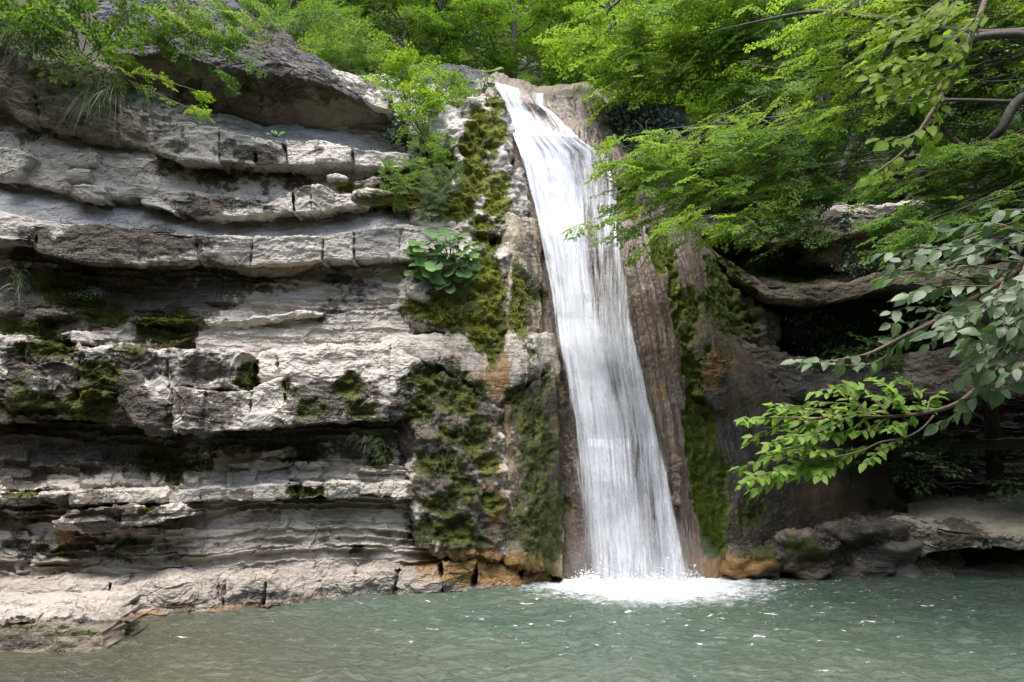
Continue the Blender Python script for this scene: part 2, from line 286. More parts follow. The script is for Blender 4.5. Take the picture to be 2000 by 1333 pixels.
def rock_mesh(name, Gd, style, mat, amp=None, sgn=None, run=None):
    n = grid_normals(Gd)
    if sgn is None:
        # outward = towards the pool in front of the wall
        mid = n[Gd.shape[0] // 4: 3 * Gd.shape[0] // 4 + 1, Gd.shape[1] // 4: 3 * Gd.shape[1] // 4 + 1].reshape(-1, 3).mean(0)
        sgn = -1 if mid[1] - .6 * mid[2] > 0 else 1
    n = n * sgn
    if run is not None:      # flutes follow the flow lines of the surface
        q = np.stack([run[..., 0], run[..., 1], 0 * run[..., 0]], -1); q = q + .02 * np.stack([perlin(q * V(8, 3, 1), 201), 0 * q[..., 0], 0 * q[..., 0]], -1)
        d = .05 * perlin(q * V(13, .8, 1), 202) + .035 * (1 - 2 * np.abs(perlin(q * V(22, 1.0, 1), 203))) + .022 * fbm(q * V(70, 2.6, 1), 3, 204) + .012 * fbm(Gd * V(26, 26, 20), 3, 42) + .04 * fbm(Gd * 1.4, 3, 43)
    else:
        f = STYLE[style]; d = f(Gd) if amp is None else f(Gd, amp)
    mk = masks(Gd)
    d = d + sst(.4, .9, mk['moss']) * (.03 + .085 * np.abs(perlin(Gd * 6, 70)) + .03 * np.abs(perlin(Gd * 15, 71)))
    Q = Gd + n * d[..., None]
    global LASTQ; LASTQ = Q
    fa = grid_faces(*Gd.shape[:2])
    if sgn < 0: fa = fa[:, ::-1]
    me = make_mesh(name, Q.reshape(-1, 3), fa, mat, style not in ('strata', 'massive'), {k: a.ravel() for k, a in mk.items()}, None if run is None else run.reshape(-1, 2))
    mm = mk['moss'].ravel() > .45
    if mm.any():
        n2 = grid_normals(Q).reshape(-1, 3)[mm] * sgn
        MOSSY.append((Q.reshape(-1, 3)[mm], n2, mk['moss'].ravel()[mm]))
    return me
def YW(u, v):
    """depth of the left wall"""
    us = [-400, -100, 200, 430, 650, 850, 1000, 1130]
    lo = np.interp(u, us, [8.7, 9.1, 9.35, 9.75, 10.2, 10.65, 11.0, 11.25])
    mi = np.interp(u, us, [9.2, 9.7, 10.05, 10.4, 10.75, 11.0, 11.2, 11.4])
    hi = np.interp(u, us, [9.3, 9.8, 10.3, 10.75, 11.3, 11.9, 12.3, 12.5])
    v = np.asarray(v, float)
    a = np.clip((1120 - v) / 600, 0, 1); b = np.clip((520 - v) / 300, 0, 1.6)
    return lo + (mi - lo) * a + (hi - mi) * b
def Y0(u, v):
    """depth at which the line of sight meets the water"""
    zc = (666.5 - np.asarray(v, float)) / FPX
    return CAM[2] * (CP - zc * SP) / -(SP + zc * CP)
def curve(c, us):
    c = np.array(c, float)
    return np.interp(us, c[:, 0], c[:, 1]), np.interp(us, c[:, 0], c[:, 2])
def smooth1(a, k=3):
    if k < 2: return a
    p = np.pad(a, (k, k), 'edge'); ker = np.hanning(2 * k + 3)[1:-1]; ker /= ker.sum()
    return np.convolve(p, ker, 'valid')
def ledge(name, top, bot, style='massive', mat=None, joints=(), back=0.7, rnd_=0.05, bulge=0.0, amp=None, du=2.3, dz=0.0125, parent=None, jag=0.0, absolute=False, names=None, topslope=0.0):
    top = list(top); bot = list(bot)
    u0 = max(top[0][0], bot[0][0]); u1 = min(top[-1][0], bot[-1][0])
    cuts = [u0] + [j for j in joints if u0 < j < u1] + [u1]
    res = []
    for bi in range(len(cuts) - 1):
        a, b = cuts[bi], cuts[bi + 1]
        g = 0.45 if len(cuts) > 2 else 0
        n = max(6, int((b - a) / du)); sN = np.linspace(0, 1, n); us = a + g + (b - a - 2 * g) * sN
        tl = lambda c_, q: 0 if c_ in (u0, u1) else 13 * (rnd(int(c_), q, 31) - .5)
        ut = us + tl(a, 1) * (1 - sN) + tl(b, 1) * sN; ub = us + tl(a, 2) * (1 - sN) + tl(b, 2) * sN
        tv, tp = curve(top, ut); bv, bp = curve(bot, ub)
        k = 3
        tv, tp, bv, bp = (smooth1(x, k) for x in (tv, tp, bv, bp))
        if jag:
            q = np.stack([us * .02, us * 0 + bi, us * 0], -1)
            bv = bv + jag * fbm(q * 1.0, 4, 77 + len(name)); tv = tv + .5 * jag * fbm(q * 1.3, 4, 78)
        if len(cuts) > 2:
            tp = tp + .10 * (rnd(bi, int(a), 5) - .5); bp = bp + .10 * (rnd(bi, int(a), 6) - .5)
            tv = tv + 5 * (rnd(bi, int(a), 7) - .5); bv = bv + 7 * (rnd(bi, int(a), 8) - .5)
        T = at(ut, tv, (tp if absolute else YW(ut, tv) - tp)); B = at(ub, bv, (bp if absolute else YW(ub, bv) - bp))
        hgt = np.linalg.norm(T - B, axis=1).mean(); nr = max(5, int(hgt / dz))
        t = np.linspace(0, 1, nr)[:, None, None]
        F = T[None] * (1 - t) + B[None] * t
        F[..., 1] -= bulge * 4 * t[..., 0] * (1 - t[..., 0])
        r = min(rnd_ * (.45 if style == 'massive' and len(cuts) > 2 else 1), hgt * .35)
        if r > 0:
            def rd(d): q = np.clip(1 - d / r, 0, 1); return r * (1 - np.sqrt(np.maximum(1 - q * q, 0)))
            off = rd(t[..., 0] * hgt) + rd((1 - t[..., 0]) * hgt)
            ln = np.concatenate([[0], np.cumsum(np.linalg.norm(np.diff(T, axis=0), axis=1))])
            if len(cuts) > 2: off = off + rd(ln)[None] + rd(ln[-1] - ln)[None]
            F[..., 1] += off
        nb = max(3, int(back / .035))
        bs = (np.linspace(1, 0, nb + 1)[:-1] ** 1.3)[:, None]
        TB = F[0][None] + np.stack([0 * bs, back * bs, topslope * back * bs], -1)
        BB = F[-1][None] + np.stack([0 * bs, back * bs, .12 * back * bs], -1)[::-1]
        Gd = np.concatenate([TB, F, BB])
        sides = []
        for q in (.0, ):
            pass
        Lc = Gd[:, :1] + np.array([[[0, .35, 0]], [[0, .1, 0]]]).reshape(1, 2, 3); Rc = Gd[:, -1:] + np.array([[[0, .1, 0]], [[0, .35, 0]]]).reshape(1, 2, 3)
        Gd = np.concatenate([Lc, Gd, Rc], 1)
        res.append(mobj((names or name), rock_mesh(name, Gd, style, mat, amp, sgn=-1), parent))
    return res
def spline_rows(rows, nc, nr):
    """rows: lists of (u, v, Y), equal length; smooth surface through them"""
    A = np.array([at(*np.array(r, float).T) for r in rows])
    def cr(A, n):
        m = A.shape[0]; x = np.linspace(0, m - 1, n); i = np.minimum(x.astype(int), m - 2); f = (x - i)[:, None, None]
        g = lambda k: A[np.clip(k, 0, m - 1)]
        p0, p1, p2, p3 = g(i - 1), g(i), g(i + 1), g(i + 2)
        p0 = np.where((i == 0)[:, None, None], 2 * p1 - p2, p0); p3 = np.where((i == m - 2)[:, None, None], 2 * p2 - p1, p3)
        return .5 * (2 * p1 + (p2 - p0) * f + (2 * p0 - 5 * p1 + 4 * p2 - p3) * f ** 2 + (3 * p1 - p0 - 3 * p2 + p3) * f ** 3)
    A = cr(A, nr); A = cr(A.transpose(1, 0, 2), nc).transpose(1, 0, 2)
    return A

# ------------------------------------------------------------------ left cliff, from the top down
cliff = empty('cliff', tuple(at(400, 1100, 9.8))); tag(cliff, 'layered pale grey limestone cliff left of the waterfall', 'cliff', kind='structure')
CL = []
def led(*a, **k): CL.extend(ledge(*a, **k))
# wall behind everything
led('rock_wall', [(-300,120,-.5),(760,150,-.5),(1000,200,-.4)], [(-300,560,-.25),(500,560,-.25),(1000,560,-.3)], 'massive', M_LIME, back=.3, rnd_=0, du=4, dz=.03)
# overhanging brown boulders at the top left
led('rock_block', [(-300,60,.55),(0,90,.55),(75,120,.5),(150,125,.5),(225,130,.45)], [(-300,190,.5),(0,211,.5),(60,234,.5),(75,232,.45),(100,250,.45),(150,262,.45),(225,279,.4)], 'massive', M_BROWN, joints=(-90,74), back=.9, rnd_=.12, bulge=.12, amp=.10)
led('rock_block', [(227,200,.3),(250,205,.3),(268,235,.25),(292,288,.2)], [(227,281,.3),(250,284,.3),(270,288,.25),(292,292,.2)], 'massive', M_BROWN, back=.7, rnd_=.06)
# dark inclined slab and its lichen grey crown
led('rock_slab', [(230,100,.25),(330,98,.3),(440,130,.4),(540,140,.5),(600,150,.5),(660,170,.45),(700,196,.4),(757,206,.3)], [(230,205,-.4),(300,225,-.45),(440,252,-.45),(540,258,-.4),(640,246,-.15),(700,232,.15),(757,224,.2)], 'massive', M_BROWN, back=.8, rnd_=.03, amp=.08)
led('rock_slab', [(200,-60,-1.2),(440,-30,-1.0),(500,38,-.7),(560,70,-.5),(610,108,-.35),(650,135,-.2),(690,165,.0),(757,196,.2)], [(200,110,.3),(330,106,.36),(440,136,.46),(540,146,.56),(600,156,.56),(660,176,.5),(700,200,.45),(757,212,.34)], 'massive', M_BLACK, back=1.2, rnd_=.08, bulge=.15, amp=.12)
led('rock_slab', [(632,132,-.2),(680,140,-.15),(720,155,-.1),(760,182,-.05)], [(632,150,.2),(668,168,.45),(700,188,.55),(730,206,.55),(760,214,.5)], 'massive', M_LIME, back=.6, rnd_=.08, bulge=.1)
# broken grey slope between the slab and the first ledge
led('rock_wall', [(230,150,-.2),(300,175,-.2),(420,225,-.2),(520,245,-.25),(660,230,-.3),(790,215,-.35)], [(230,300,.05),(300,300,.05),(420,270,.05),(520,285,.0),(660,300,-.05),(800,330,-.05)], 'strata', M_BLUE, back=.3, rnd_=0, amp=.05)
# ledge one
led('rock_block', [(290,288,.35),(315,262,.45),(350,243,.5),(413,246,.5),(434,255,.5),(490,266,.5),(560,272,.5),(612,271,.5),(686,288,.45),(765,298,.35),(800,300,.3)],
    [(290,294,.35),(315,300,.45),(350,309,.45),(420,315,.45),(490,320,.45),(560,318,.45),(640,318,.45),(700,322,.42),(765,327,.35),(800,330,.3)], 'massive', M_LIME, joints=(352,424,494,556,618,690), back=.8, rnd_=.06, jag=4)
# wall under ledge one
led('rock_wall', [(-300,180,.1),(0,205,.1),(100,225,.1),(225,265,.1),(290,285,.05),(420,318,-.15),(560,322,-.2),(700,325,-.2),(820,325,-.15)],
    [(-300,340,.28),(0,352,.28),(140,376,.3),(200,388,.3),(270,389,.3),(340,398,.25),(430,400,.2),(560,395,.15),(700,400,.1),(820,400,.1)], 'massive', M_LIME, back=.3, rnd_=.05, bulge=.05, amp=.09)
# loose plates on that wall
for tp, bt in (([(125,305,.42),(150,296,.42),(185,302,.4)], [(125,318,.4),(150,326,.4),(185,321,.38)]), ([(128,335,.48),(150,330,.48),(170,335,.46)], [(128,350,.44),(150,357,.44),(170,351,.44)]),
               ([(136,362,.48),(160,357,.5),(200,366,.46)], [(136,382,.42),(160,390,.44),(200,392,.42)]), ([(0,285,.5),(30,290,.5),(60,305,.45)], [(0,350,.42),(30,352,.42),(60,312,.4)])):
    led('rock_plate', tp, bt, 'massive', M_LIME, back=.3, rnd_=.03, amp=.04)
# ledge two
led('rock_block', [(270,385,.3),(340,388,.42),(380,393,.5),(450,382,.52),(510,398,.5),(545,378,.5),(600,361,.5),(650,372,.45),(700,380,.4),(745,388,.3)],
    [(270,391,.3),(340,414,.4),(380,418,.45),(450,424,.47),(510,417,.46),(560,412,.46),(600,411,.46),(650,406,.42),(700,400,.38),(745,394,.3)], 'massive', M_LIME, joints=(341,405,512,574,602,652), back=.8, rnd_=.05, jag=5, amp=.08)
# smooth pale slope under ledge two
led('rock_wall', [(-300,330,.05),(0,350,.05),(140,374,.05),(270,386,-.05),(430,420,-.1),(640,410,-.15),(800,385,-.15),(1000,400,-.1)],
    [(-300,420,.35),(0,425,.35),(140,440,.35),(270,450,.32),(430,466,.3),(640,470,.25),(800,450,.2),(1000,450,.2)], 'massive', M_BLUE, back=.3, rnd_=0, amp=.05)
# ledge three: the row of pale blocks
led('rock_block', [(-300,405,.55),(0,414,.55),(65,428,.55),(150,436,.6),(270,446,.6),(385,458,.62),(440,462,.62),(492,463,.62),(560,463,.62),(632,462,.6),(692,450,.56),(778,442,.52),(870,440,.45),(960,438,.35)],
    [(-300,460,.5),(0,465,.5),(64,468,.5),(66,492,.55),(150,510,.55),(270,515,.55),(385,504,.55),(440,512,.55),(492,518,.55),(560,512,.55),(632,508,.52),(692,511,.5),(778,506,.46),(870,504,.4),(960,500,.3)], 'massive', M_LIME, joints=(-120,65,270,385,492,632,692,778,868), back=1.0, rnd_=.05, jag=4, amp=.05)
led('rock_ledge', [(385,505,.45),(492,518,.45),(560,512,.45),(632,508,.4)], [(385,512,.3),(492,536,.32),(560,533,.32),(632,512,.3)], 'massive', M_BROWN, back=.6, rnd_=.02, amp=.03)
# recess below the pale blocks
led('rock_wall', [(-300,455,-.12),(0,460,-.12),(300,500,-.12),(500,520,-.08),(640,505,-.05),(800,500,.05),(960,495,.05)],
    [(-300,640,.15),(0,650,.15),(300,690,.15),(430,640,.2),(560,640,.2),(640,690,.25),(800,690,.25),(960,690,.25)], 'strata', M_LIME, back=.3, rnd_=0, amp=.08)
led('rock_ledge', [(-300,598,.3),(0,598,.3),(28,600,.3)], [(-300,614,.28),(0,614,.28),(28,612,.28)], 'massive', M_BROWN, back=.4, rnd_=.03)
led('rock_ledge', [(64,600,.32),(95,598,.36),(135,606,.32)], [(64,618,.3),(95,622,.32),(135,618,.3)], 'massive', M_LIME, back=.4, rnd_=.04)
led('rock_ledge', [(115,650,.42),(150,645,.46),(180,660,.42)], [(115,668,.38),(150,672,.4),(180,674,.38)], 'massive', M_LIME, back=.4, rnd_=.04)
led('rock_ledge', [(250,622,.25),(400,625,.34),(480,622,.36),(560,612,.38),(590,606,.38),(630,612,.3)], [(250,632,.2),(400,634,.3),(480,634,.32),(560,628,.34),(590,622,.34),(630,620,.28)], 'strata', M_LIME, back=.4, rnd_=.03, amp=.03, jag=4, joints=(330,412,520))
led('rock_wall', [(380,628,.15),(480,632,.18),(600,620,.2),(800,600,.2)], [(380,690,.25),(480,692,.28),(600,690,.3),(800,690,.3)], 'strata', M_LIME, back=.2, rnd_=0, amp=.04)
# ledge four
led('rock_block', [(-300,650,.55),(0,658,.55),(95,665,.55),(155,675,.55),(250,680,.58),(330,688,.6),(420,690,.6),(498,693,.6)],
    [(-300,830,.35),(0,828,.35),(95,822,.36),(155,815,.38),(250,838,.38),(328,845,.4),(332,755,.46),(420,765,.46),(498,762,.46)], 'massive', M_LIME, joints=(-140,42,155,330), back=1.0, rnd_=.06, amp=.16, jag=5, bulge=.05)
led('rock_block', [(500,694,.62),(545,684,.62),(650,673,.55),(760,668,.5),(830,668,.4),(900,670,.3)], [(500,748,.6),(545,742,.62),(650,822,.6),(760,822,.55),(830,815,.45),(900,800,.35)], 'massive', M_LIME, joints=(545,760), back=1.0, rnd_=.12, amp=.10, bulge=.08)
led('rock_block', [(330,754,.85),(400,762,.88),(480,764,.88),(546,742,.82),(600,752,.75),(660,775,.62)], [(336,846,.8),(400,842,.82),(480,838,.82),(556,832,.8),(600,830,.75),(660,824,.65)], 'massive', M_LIME, joints=(394,488,552), back=.9, rnd_=.04, amp=.05, jag=3)
led('rock_block', [(340,812,.92),(360,808,.94),(390,814,.94)], [(340,838,.9),(360,842,.9),(390,840,.9)], 'massive', M_LIME, back=.4, rnd_=.03, amp=.03)
led('rock_ledge', [(375,750,.72),(430,742,.74),(465,756,.7)], [(375,760,.7),(430,760,.7),(465,762,.68)], 'massive', M_LIME, back=.5, rnd_=.02)
led('rock_block', [(10,712,.66),(45,705,.7),(75,740,.66)], [(10,800,.56),(45,798,.6),(75,796,.58)], 'massive', M_LIME, back=.5, rnd_=.05, amp=.05)
led('rock_block', [(150,762,.8),(178,756,.86),(200,765,.8)], [(150,790,.7),(178,784,.74),(200,778,.7)], 'massive', M_BROWN, back=.5, rnd_=.04, amp=.05)
led('rock_block', [(228,726,.72),(260,722,.76),(300,770,.7),(322,790,.66)], [(228,780,.62),(260,832,.62),(300,842,.6),(322,846,.58)], 'massive', M_LIME, back=.5, rnd_=.05, amp=.05)
# recess under ledge four
led('rock_wall', [(-300,810,-.2),(0,815,-.2),(330,830,-.16),(560,822,-.08),(800,812,-.02),(960,800,.0)],
    [(-300,975,.2),(0,975,.2),(330,965,.2),(560,955,.2),(800,955,.25),(960,950,.25)], 'strata', M_LIME, back=.2, rnd_=0, amp=.11, du=2, dz=.011)
for tp, bt in (([(510,882,.22),(560,872,.26),(590,884,.2)], [(510,896,.18),(560,894,.2),(590,896,.16)]), ([(440,905,.2),(500,900,.24),(560,905,.2)], [(440,918,.14),(500,922,.16),(560,916,.14)]),
               ([(575,900,.3),(600,898,.34),(640,905,.28)], [(575,912,.25),(600,915,.26),(640,914,.24)]), ([(700,910,.3),(760,905,.34),(800,912,.3)], [(700,925,.25),(760,928,.26),(800,926,.24)])):
    led('rock_plate', tp, bt, 'strata', M_LIME, back=.3, rnd_=.02, amp=.04)
# thin ledge
led('rock_block', [(-300,964,.5),(0,963,.5),(130,962,.5),(300,956,.5),(380,955,.5),(560,946,.48),(650,945,.46),(800,945,.42),(830,948,.36)],
    [(-300,984,.46),(0,986,.46),(130,988,.46),(300,984,.46),(380,980,.46),(560,976,.44),(650,970,.42),(800,968,.4),(830,966,.34)], 'massive', M_LIME, joints=(-60,28,76,130,196,258,330,390,432,490,534,580,640,702,766), back=.6, rnd_=.025, amp=.05, jag=3)
led('rock_ledge', [(110,1008,.62),(170,996,.66),(260,994,.66),(330,990,.62),(366,998,.56)], [(110,1030,.56),(170,1032,.58),(260,1026,.58),(330,1020,.56),(366,1010,.52)], 'strata', M_LIME, back=.6, rnd_=.03, amp=.06, jag=4, joints=(236,))
# laminated wall down to the bench
led('rock_wall', [(-300,970,.12),(0,975,.12),(380,972,.12),(560,965,.14),(800,958,.16),(980,955,.16)],
    [(-300,1150,.14),(0,1145,.14),(250,1135,.14),(500,1128,.14),(700,1118,.16),(850,1105,.2),(980,1105,.2)], 'strata', M_LIME, back=.2, rnd_=0, amp=.13, du=1.9, dz=.0105)
# bench at the waterline
bench_t = [(-300,1128),(0,1138),(100,1142),(250,1136),(330,1130),(430,1128),(520,1124),(620,1120),(700,1112),(770,1106),(850,1096),(930,1094),(1000,1096),(1050,1104),(1076,1118)]
bench_b = [(-300,1215),(0,1212),(100,1212),(215,1212),(330,1205),(430,1200),(520,1192),(620,1176),(700,1170),(770,1168),(850,1164),(930,1158),(1000,1152),(1050,1146),(1076,1142)]
bench_bY = [(u, v, float(Y0(u, v - 6)) - .02) for u, v in bench_b]
_bz = lambda u: np.interp(u, [q[0] for q in bench_bY], [q[2] for q in bench_bY])
led('rock_block', [(u, v, float(_bz(u)) + .10) for u, v in bench_t], bench_bY, 'massive', M_BENCH, joints=(-100,215,428,438,518,622,694,772,862,932,1022), back=.9, rnd_=.10, amp=.085, absolute=True, bulge=.03, dz=.011)
# slabs in the near left corner
def zpt(u, v, z):
    zc = (666.5 - v) / FPX; return float((CAM[2] - z) * (CP - zc * SP) / -(SP + zc * CP))
led('rock_slab', [(-300,1172,zpt(-300,1172,.20)),(0,1178,zpt(0,1178,.19)),(120,1184,zpt(120,1184,.17)),(190,1200,zpt(190,1200,.12))],
    [(-300,1206,7.72),(0,1204,7.75),(120,1208,7.8),(190,1214,7.9)], 'massive', M_BENCH, back=.8, rnd_=.05, amp=.05, absolute=True, jag=3)
led('rock_slab', [(-300,1198,7.5),(0,1199,7.5),(100,1200,7.55),(190,1207,7.65),(216,1211,7.75)], [(-300,1218,7.42),(0,1218,7.45),(100,1216,7.5),(190,1221,7.6),(216,1219,7.7)], 'massive', M_BENCH, back=.5, rnd_=.03, amp=.04, absolute=True)
led('rock_slab', [(-300,1221,7.42),(0,1221,7.44),(120,1219,7.47),(205,1224,7.57),(226,1227,7.6)], [(-300,1236,7.37),(0,1235,7.4),(120,1233,7.45),(205,1235,7.55),(226,1236,7.6)], 'strata', M_BROWN, back=.5, rnd_=.02, amp=.03, absolute=True)
led('rock_slab', [(-300,1238,7.2),(0,1237,7.22),(120,1233,7.28),(202,1231,7.32)], [(-300,1292,7.15),(0,1290,7.15),(120,1284,7.2),(202,1280,7.25)], 'massive', M_BROWN, back=.5, rnd_=.03, amp=.04, absolute=True)
# mossy tufa bulges between the wall and the fall
led('tufa_bulge', [(770,722,-.1),(800,722,.3),(830,712,.45),(880,726,.52),(930,752,.52),(975,786,.44),(1000,800,.2)], [(790,1010,-.1),(815,1060,.3),(840,1085,.45),(880,1098,.5),(930,1102,.5),(985,1104,.42),(1010,1104,.2)], 'mound', M_LIME, back=.5, rnd_=.15, bulge=.12, amp=.12)
led('tufa_curtain', [(950,815,.1),(985,780,.42),(1015,757,.46),(1045,733,.45),(1075,715,.25),(1094,710,-.1),(1106,710,-.4)], [(960,1106,.1),(990,1110,.44),(1020,1118,.5),(1060,1124,.5),(1092,1140,.34),(1122,1145,.05),(1138,1145,-.3)], 'tufa', M_CREAM, back=.5, rnd_=.12, bulge=.1, amp=.11)
led('flowstone', [(740,655,.30),(780,652,.38),(850,650,.43),(920,652,.45),(970,660,.42),(1000,640,.42),(1045,645,.34),(1076,650,-.05),(1092,650,-.4)], [(740,690,.34),(780,700,.44),(850,718,.52),(920,764,.54),(975,806,.47),(1012,768,.52),(1050,740,.46),(1088,735,.0),(1102,735,-.3)], 'tufa', M_LIME, back=.4, rnd_=.1, bulge=.06, amp=.04)
led('tufa_bulge', [(775,545,-.1),(800,525,.26),(850,498,.42),(905,480,.47),(950,470,.44),(990,470,.25),(1005,470,.0)], [(770,620,-.1),(785,625,.2),(840,645,.36),(905,665,.42),(955,706,.44),(985,700,.3),(1005,690,.0)], 'mound', M_LIME, back=.5, rnd_=.15, bulge=.12, amp=.11)
led('tufa_curtain', [(945,420,.05),(970,415,.28),(1000,412,.36),(1018,418,.28),(1044,425,-.1),(1058,430,-.4)], [(960,665,.05),(980,665,.32),(1005,665,.38),(1035,665,.32),(1066,668,.0),(1082,668,-.3)], 'tufa', M_CREAM, back=.5, rnd_=.1, bulge=.06, amp=.10)
led('tufa_bulge', [(835,235,.1),(865,208,.55),(900,196,.6),(930,186,.55),(965,178,.32),(985,190,.0),(1000,200,-.3)], [(800,310,.0),(840,320,.36),(880,335,.5),(930,350,.5),(985,350,.3),(1015,345,-.1),(1030,345,-.4)], 'mound', M_LIME, back=.8, rnd_=.15, bulge=.12, amp=.12)
led('tufa_bulge', [(795,340,-.05),(830,325,.36),(900,312,.5),(960,318,.45),(1005,330,.1),(1030,335,-.3)], [(790,462,-.1),(825,464,.25),(900,466,.4),(960,462,.4),(1030,455,.05),(1060,455,-.3)], 'mound', M_LIME, back=.8, rnd_=.12, bulge=.10, amp=.12)
led('rock_ledge', [(740,345,.35),(790,340,.4),(850,318,.4),(905,318,.3)], [(740,395,.2),(790,410,.3),(850,405,.35),(905,365,.3)], 'massive', M_LIME, back=.7, rnd_=.06, amp=.10, jag=6)
led('rock_ledge', [(690,352,.35),(735,346,.4),(770,336,.35)], [(690,372,.3),(735,362,.34),(770,356,.3)], 'massive', M_LIME, back=.5, rnd_=.04, amp=.06)
led('rock_boulder_crest', [(770,140,-2.2),(800,124,-2.2),(860,126,-2.2),(930,136,-2.2),(980,168,-2.0)], [(770,230,-1.2),(800,230,-1.2),(860,220,-1.2),(930,220,-1.0),(985,230,-.8)], 'massive', M_BLACK, back=1.5, rnd_=.15, bulge=.2, amp=.12, names='rock_crest')
for o in CL: o.parent = cliff; o.matrix_parent_inverse = cliff.matrix_world.inverted() if False else __import__('mathutils').Matrix.Translation(cliff.location).inverted()

# ------------------------------------------------------------------ the travertine cone that carries the fall
cone = empty('travertine_cone', tuple(at(1250, 1130, 11.3))); tag(cone, 'brown mossy travertine cone under and beside the falling water', 'rock cone', kind='structure')
def adopt(o, p):
    from mathutils import Matrix
    o.parent = p; o.matrix_parent_inverse = Matrix.Translation(p.location).inverted(); return o
CONE = [
 [(890,170,15),(965,140,15),(1010,150,15),(1062,168,15),(1120,160,15),(1160,165,15),(1230,230,15),(1290,262,15),(1330,300,15),(1370,400,15)],
 [(900,195,12.9),(962,166,12.75),(1010,174,12.7),(1060,192,12.75),(1110,188,12.9),(1160,198,13.0),(1215,276,13.1),(1260,296,13.2),(1300,310,13.4),(1350,430,13.9)],
 [(890,240,12.5),(985,228,12.4),(1040,226,12.35),(1100,232,12.4),(1145,240,12.55),(1185,262,12.7),(1222,288,12.75),(1262,310,12.95),(1305,340,13.2),(1360,440,13.8)],
 [(900,290,12.35),(1000,272,12.15),(1045,262,12.05),(1090,260,12.0),(1150,275,12.15),(1195,295,12.35),(1230,320,12.55),(1265,345,12.8),(1310,380,13.05),(1370,455,13.7)],
 [(920,350,12.2),(1012,345,12.0),(1065,340,11.92),(1120,340,11.9),(1170,350,12.0),(1208,370,12.15),(1240,385,12.35),(1275,410,12.6),(1320,420,12.85),(1385,475,13.5)],
 [(960,500,11.8),(1050,500,11.72),(1105,500,11.65),(1155,500,11.62),(1190,500,11.66),(1225,500,11.75),(1265,500,11.9),(1305,505,12.2),(1350,500,12.4),(1420,535,13.1)],
 [(980,660,11.6),(1075,660,11.52),(1135,660,11.46),(1180,660,11.42),(1215,660,11.46),(1255,660,11.55),(1305,660,11.68),(1350,660,11.98),(1400,650,12.15),(1450,660,12.6)],
 [(1000,820,11.45),(1100,820,11.38),(1165,820,11.32),(1210,820,11.3),(1245,820,11.32),(1290,820,11.38),(1335,820,11.48),(1376,815,11.75),(1450,800,11.85),(1580,775,12.4)],
 [(1010,960,11.35),(1115,960,11.28),(1180,960,11.24),(1230,960,11.22),(1265,960,11.24),(1315,960,11.28),(1355,960,11.36),(1398,955,11.52),(1480,940,11.65),(1610,900,12.3)],
 [(1030,1080,11.3),(1125,1085,11.22),(1190,1090,11.2),(1245,1090,11.18),(1285,1090,11.2),(1335,1085,11.22),(1375,1080,11.28),(1425,1075,11.38),(1510,1065,11.6),(1630,1040,12.2)],
 [(1040,1150,11.2),(1130,1155,11.15),(1195,1155,11.13),(1250,1155,11.12),(1290,1155,11.13),(1345,1150,11.15),(1390,1145,11.2),(1440,1145,11.3),(1530,1140,11.5),(1640,1130,12.0)]]
_ext = [(1440,430,15.6),(1430,470,15.0),(1440,490,15.0),(1450,510,14.9),(1465,525,14.7),(1500,570,14.2),(1530,690,13.6),(1690,770,13.7),(1730,880,13.7),(1760,1030,13.5),(1770,1130,13.3)]
for r_, e_ in zip(CONE, _ext): r_.append(e_)
GC = spline_rows(CONE, 478, 620)
adopt(mobj('tufa_face', rock_mesh('tufa_face', GC, 'tufa', M_CONE, .06, sgn=-1, run=np.stack(np.meshgrid(np.linspace(0, 10 / 9, GC.shape[1]), np.linspace(0, 7, GC.shape[0])), -1))), cone); GCQ = LASTQ
# drip ribs and the dark notch right of the fall
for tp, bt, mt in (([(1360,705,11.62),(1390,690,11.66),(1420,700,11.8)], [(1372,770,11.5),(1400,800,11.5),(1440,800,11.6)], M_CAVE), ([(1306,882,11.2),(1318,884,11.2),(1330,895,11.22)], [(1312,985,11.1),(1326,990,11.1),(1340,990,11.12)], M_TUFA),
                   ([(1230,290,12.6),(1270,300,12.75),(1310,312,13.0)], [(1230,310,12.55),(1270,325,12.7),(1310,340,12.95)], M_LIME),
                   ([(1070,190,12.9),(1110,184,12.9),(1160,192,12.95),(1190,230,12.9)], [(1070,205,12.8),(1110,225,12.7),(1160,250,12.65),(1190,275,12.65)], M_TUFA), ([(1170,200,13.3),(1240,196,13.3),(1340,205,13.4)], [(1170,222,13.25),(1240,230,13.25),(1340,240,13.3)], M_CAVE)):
    for o in ledge('tufa_rib', tp, bt, 'massive', mt, back=.5, rnd_=.08, amp=.06, absolute=True): adopt(o, cone)

# ------------------------------------------------------------------ undercut cliff on the right
rc = empty('undercut_cliff', tuple(at(1800, 1120, 12))); tag(rc, 'dark undercut cliff with overhanging ledges right of the waterfall', 'cliff', kind='structure')
RC = []
def rled(*a, **k): RC.extend(ledge(*a, absolute=True, du=k.pop('du', 4), dz=k.pop('dz', .022), **k))
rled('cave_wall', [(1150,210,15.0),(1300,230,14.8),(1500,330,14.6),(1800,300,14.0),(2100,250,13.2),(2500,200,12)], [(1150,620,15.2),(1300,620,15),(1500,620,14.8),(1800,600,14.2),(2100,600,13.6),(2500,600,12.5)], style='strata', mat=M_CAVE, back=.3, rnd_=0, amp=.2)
rled('cave_wall', [(1300,520,15.4),(1800,520,15),(2500,500,13.6)], [(1300,1140,15.4),(1800,1140,15),(2500,1160,13.6)], style='strata', mat=M_CAVE, back=.3, rnd_=0, amp=.16)
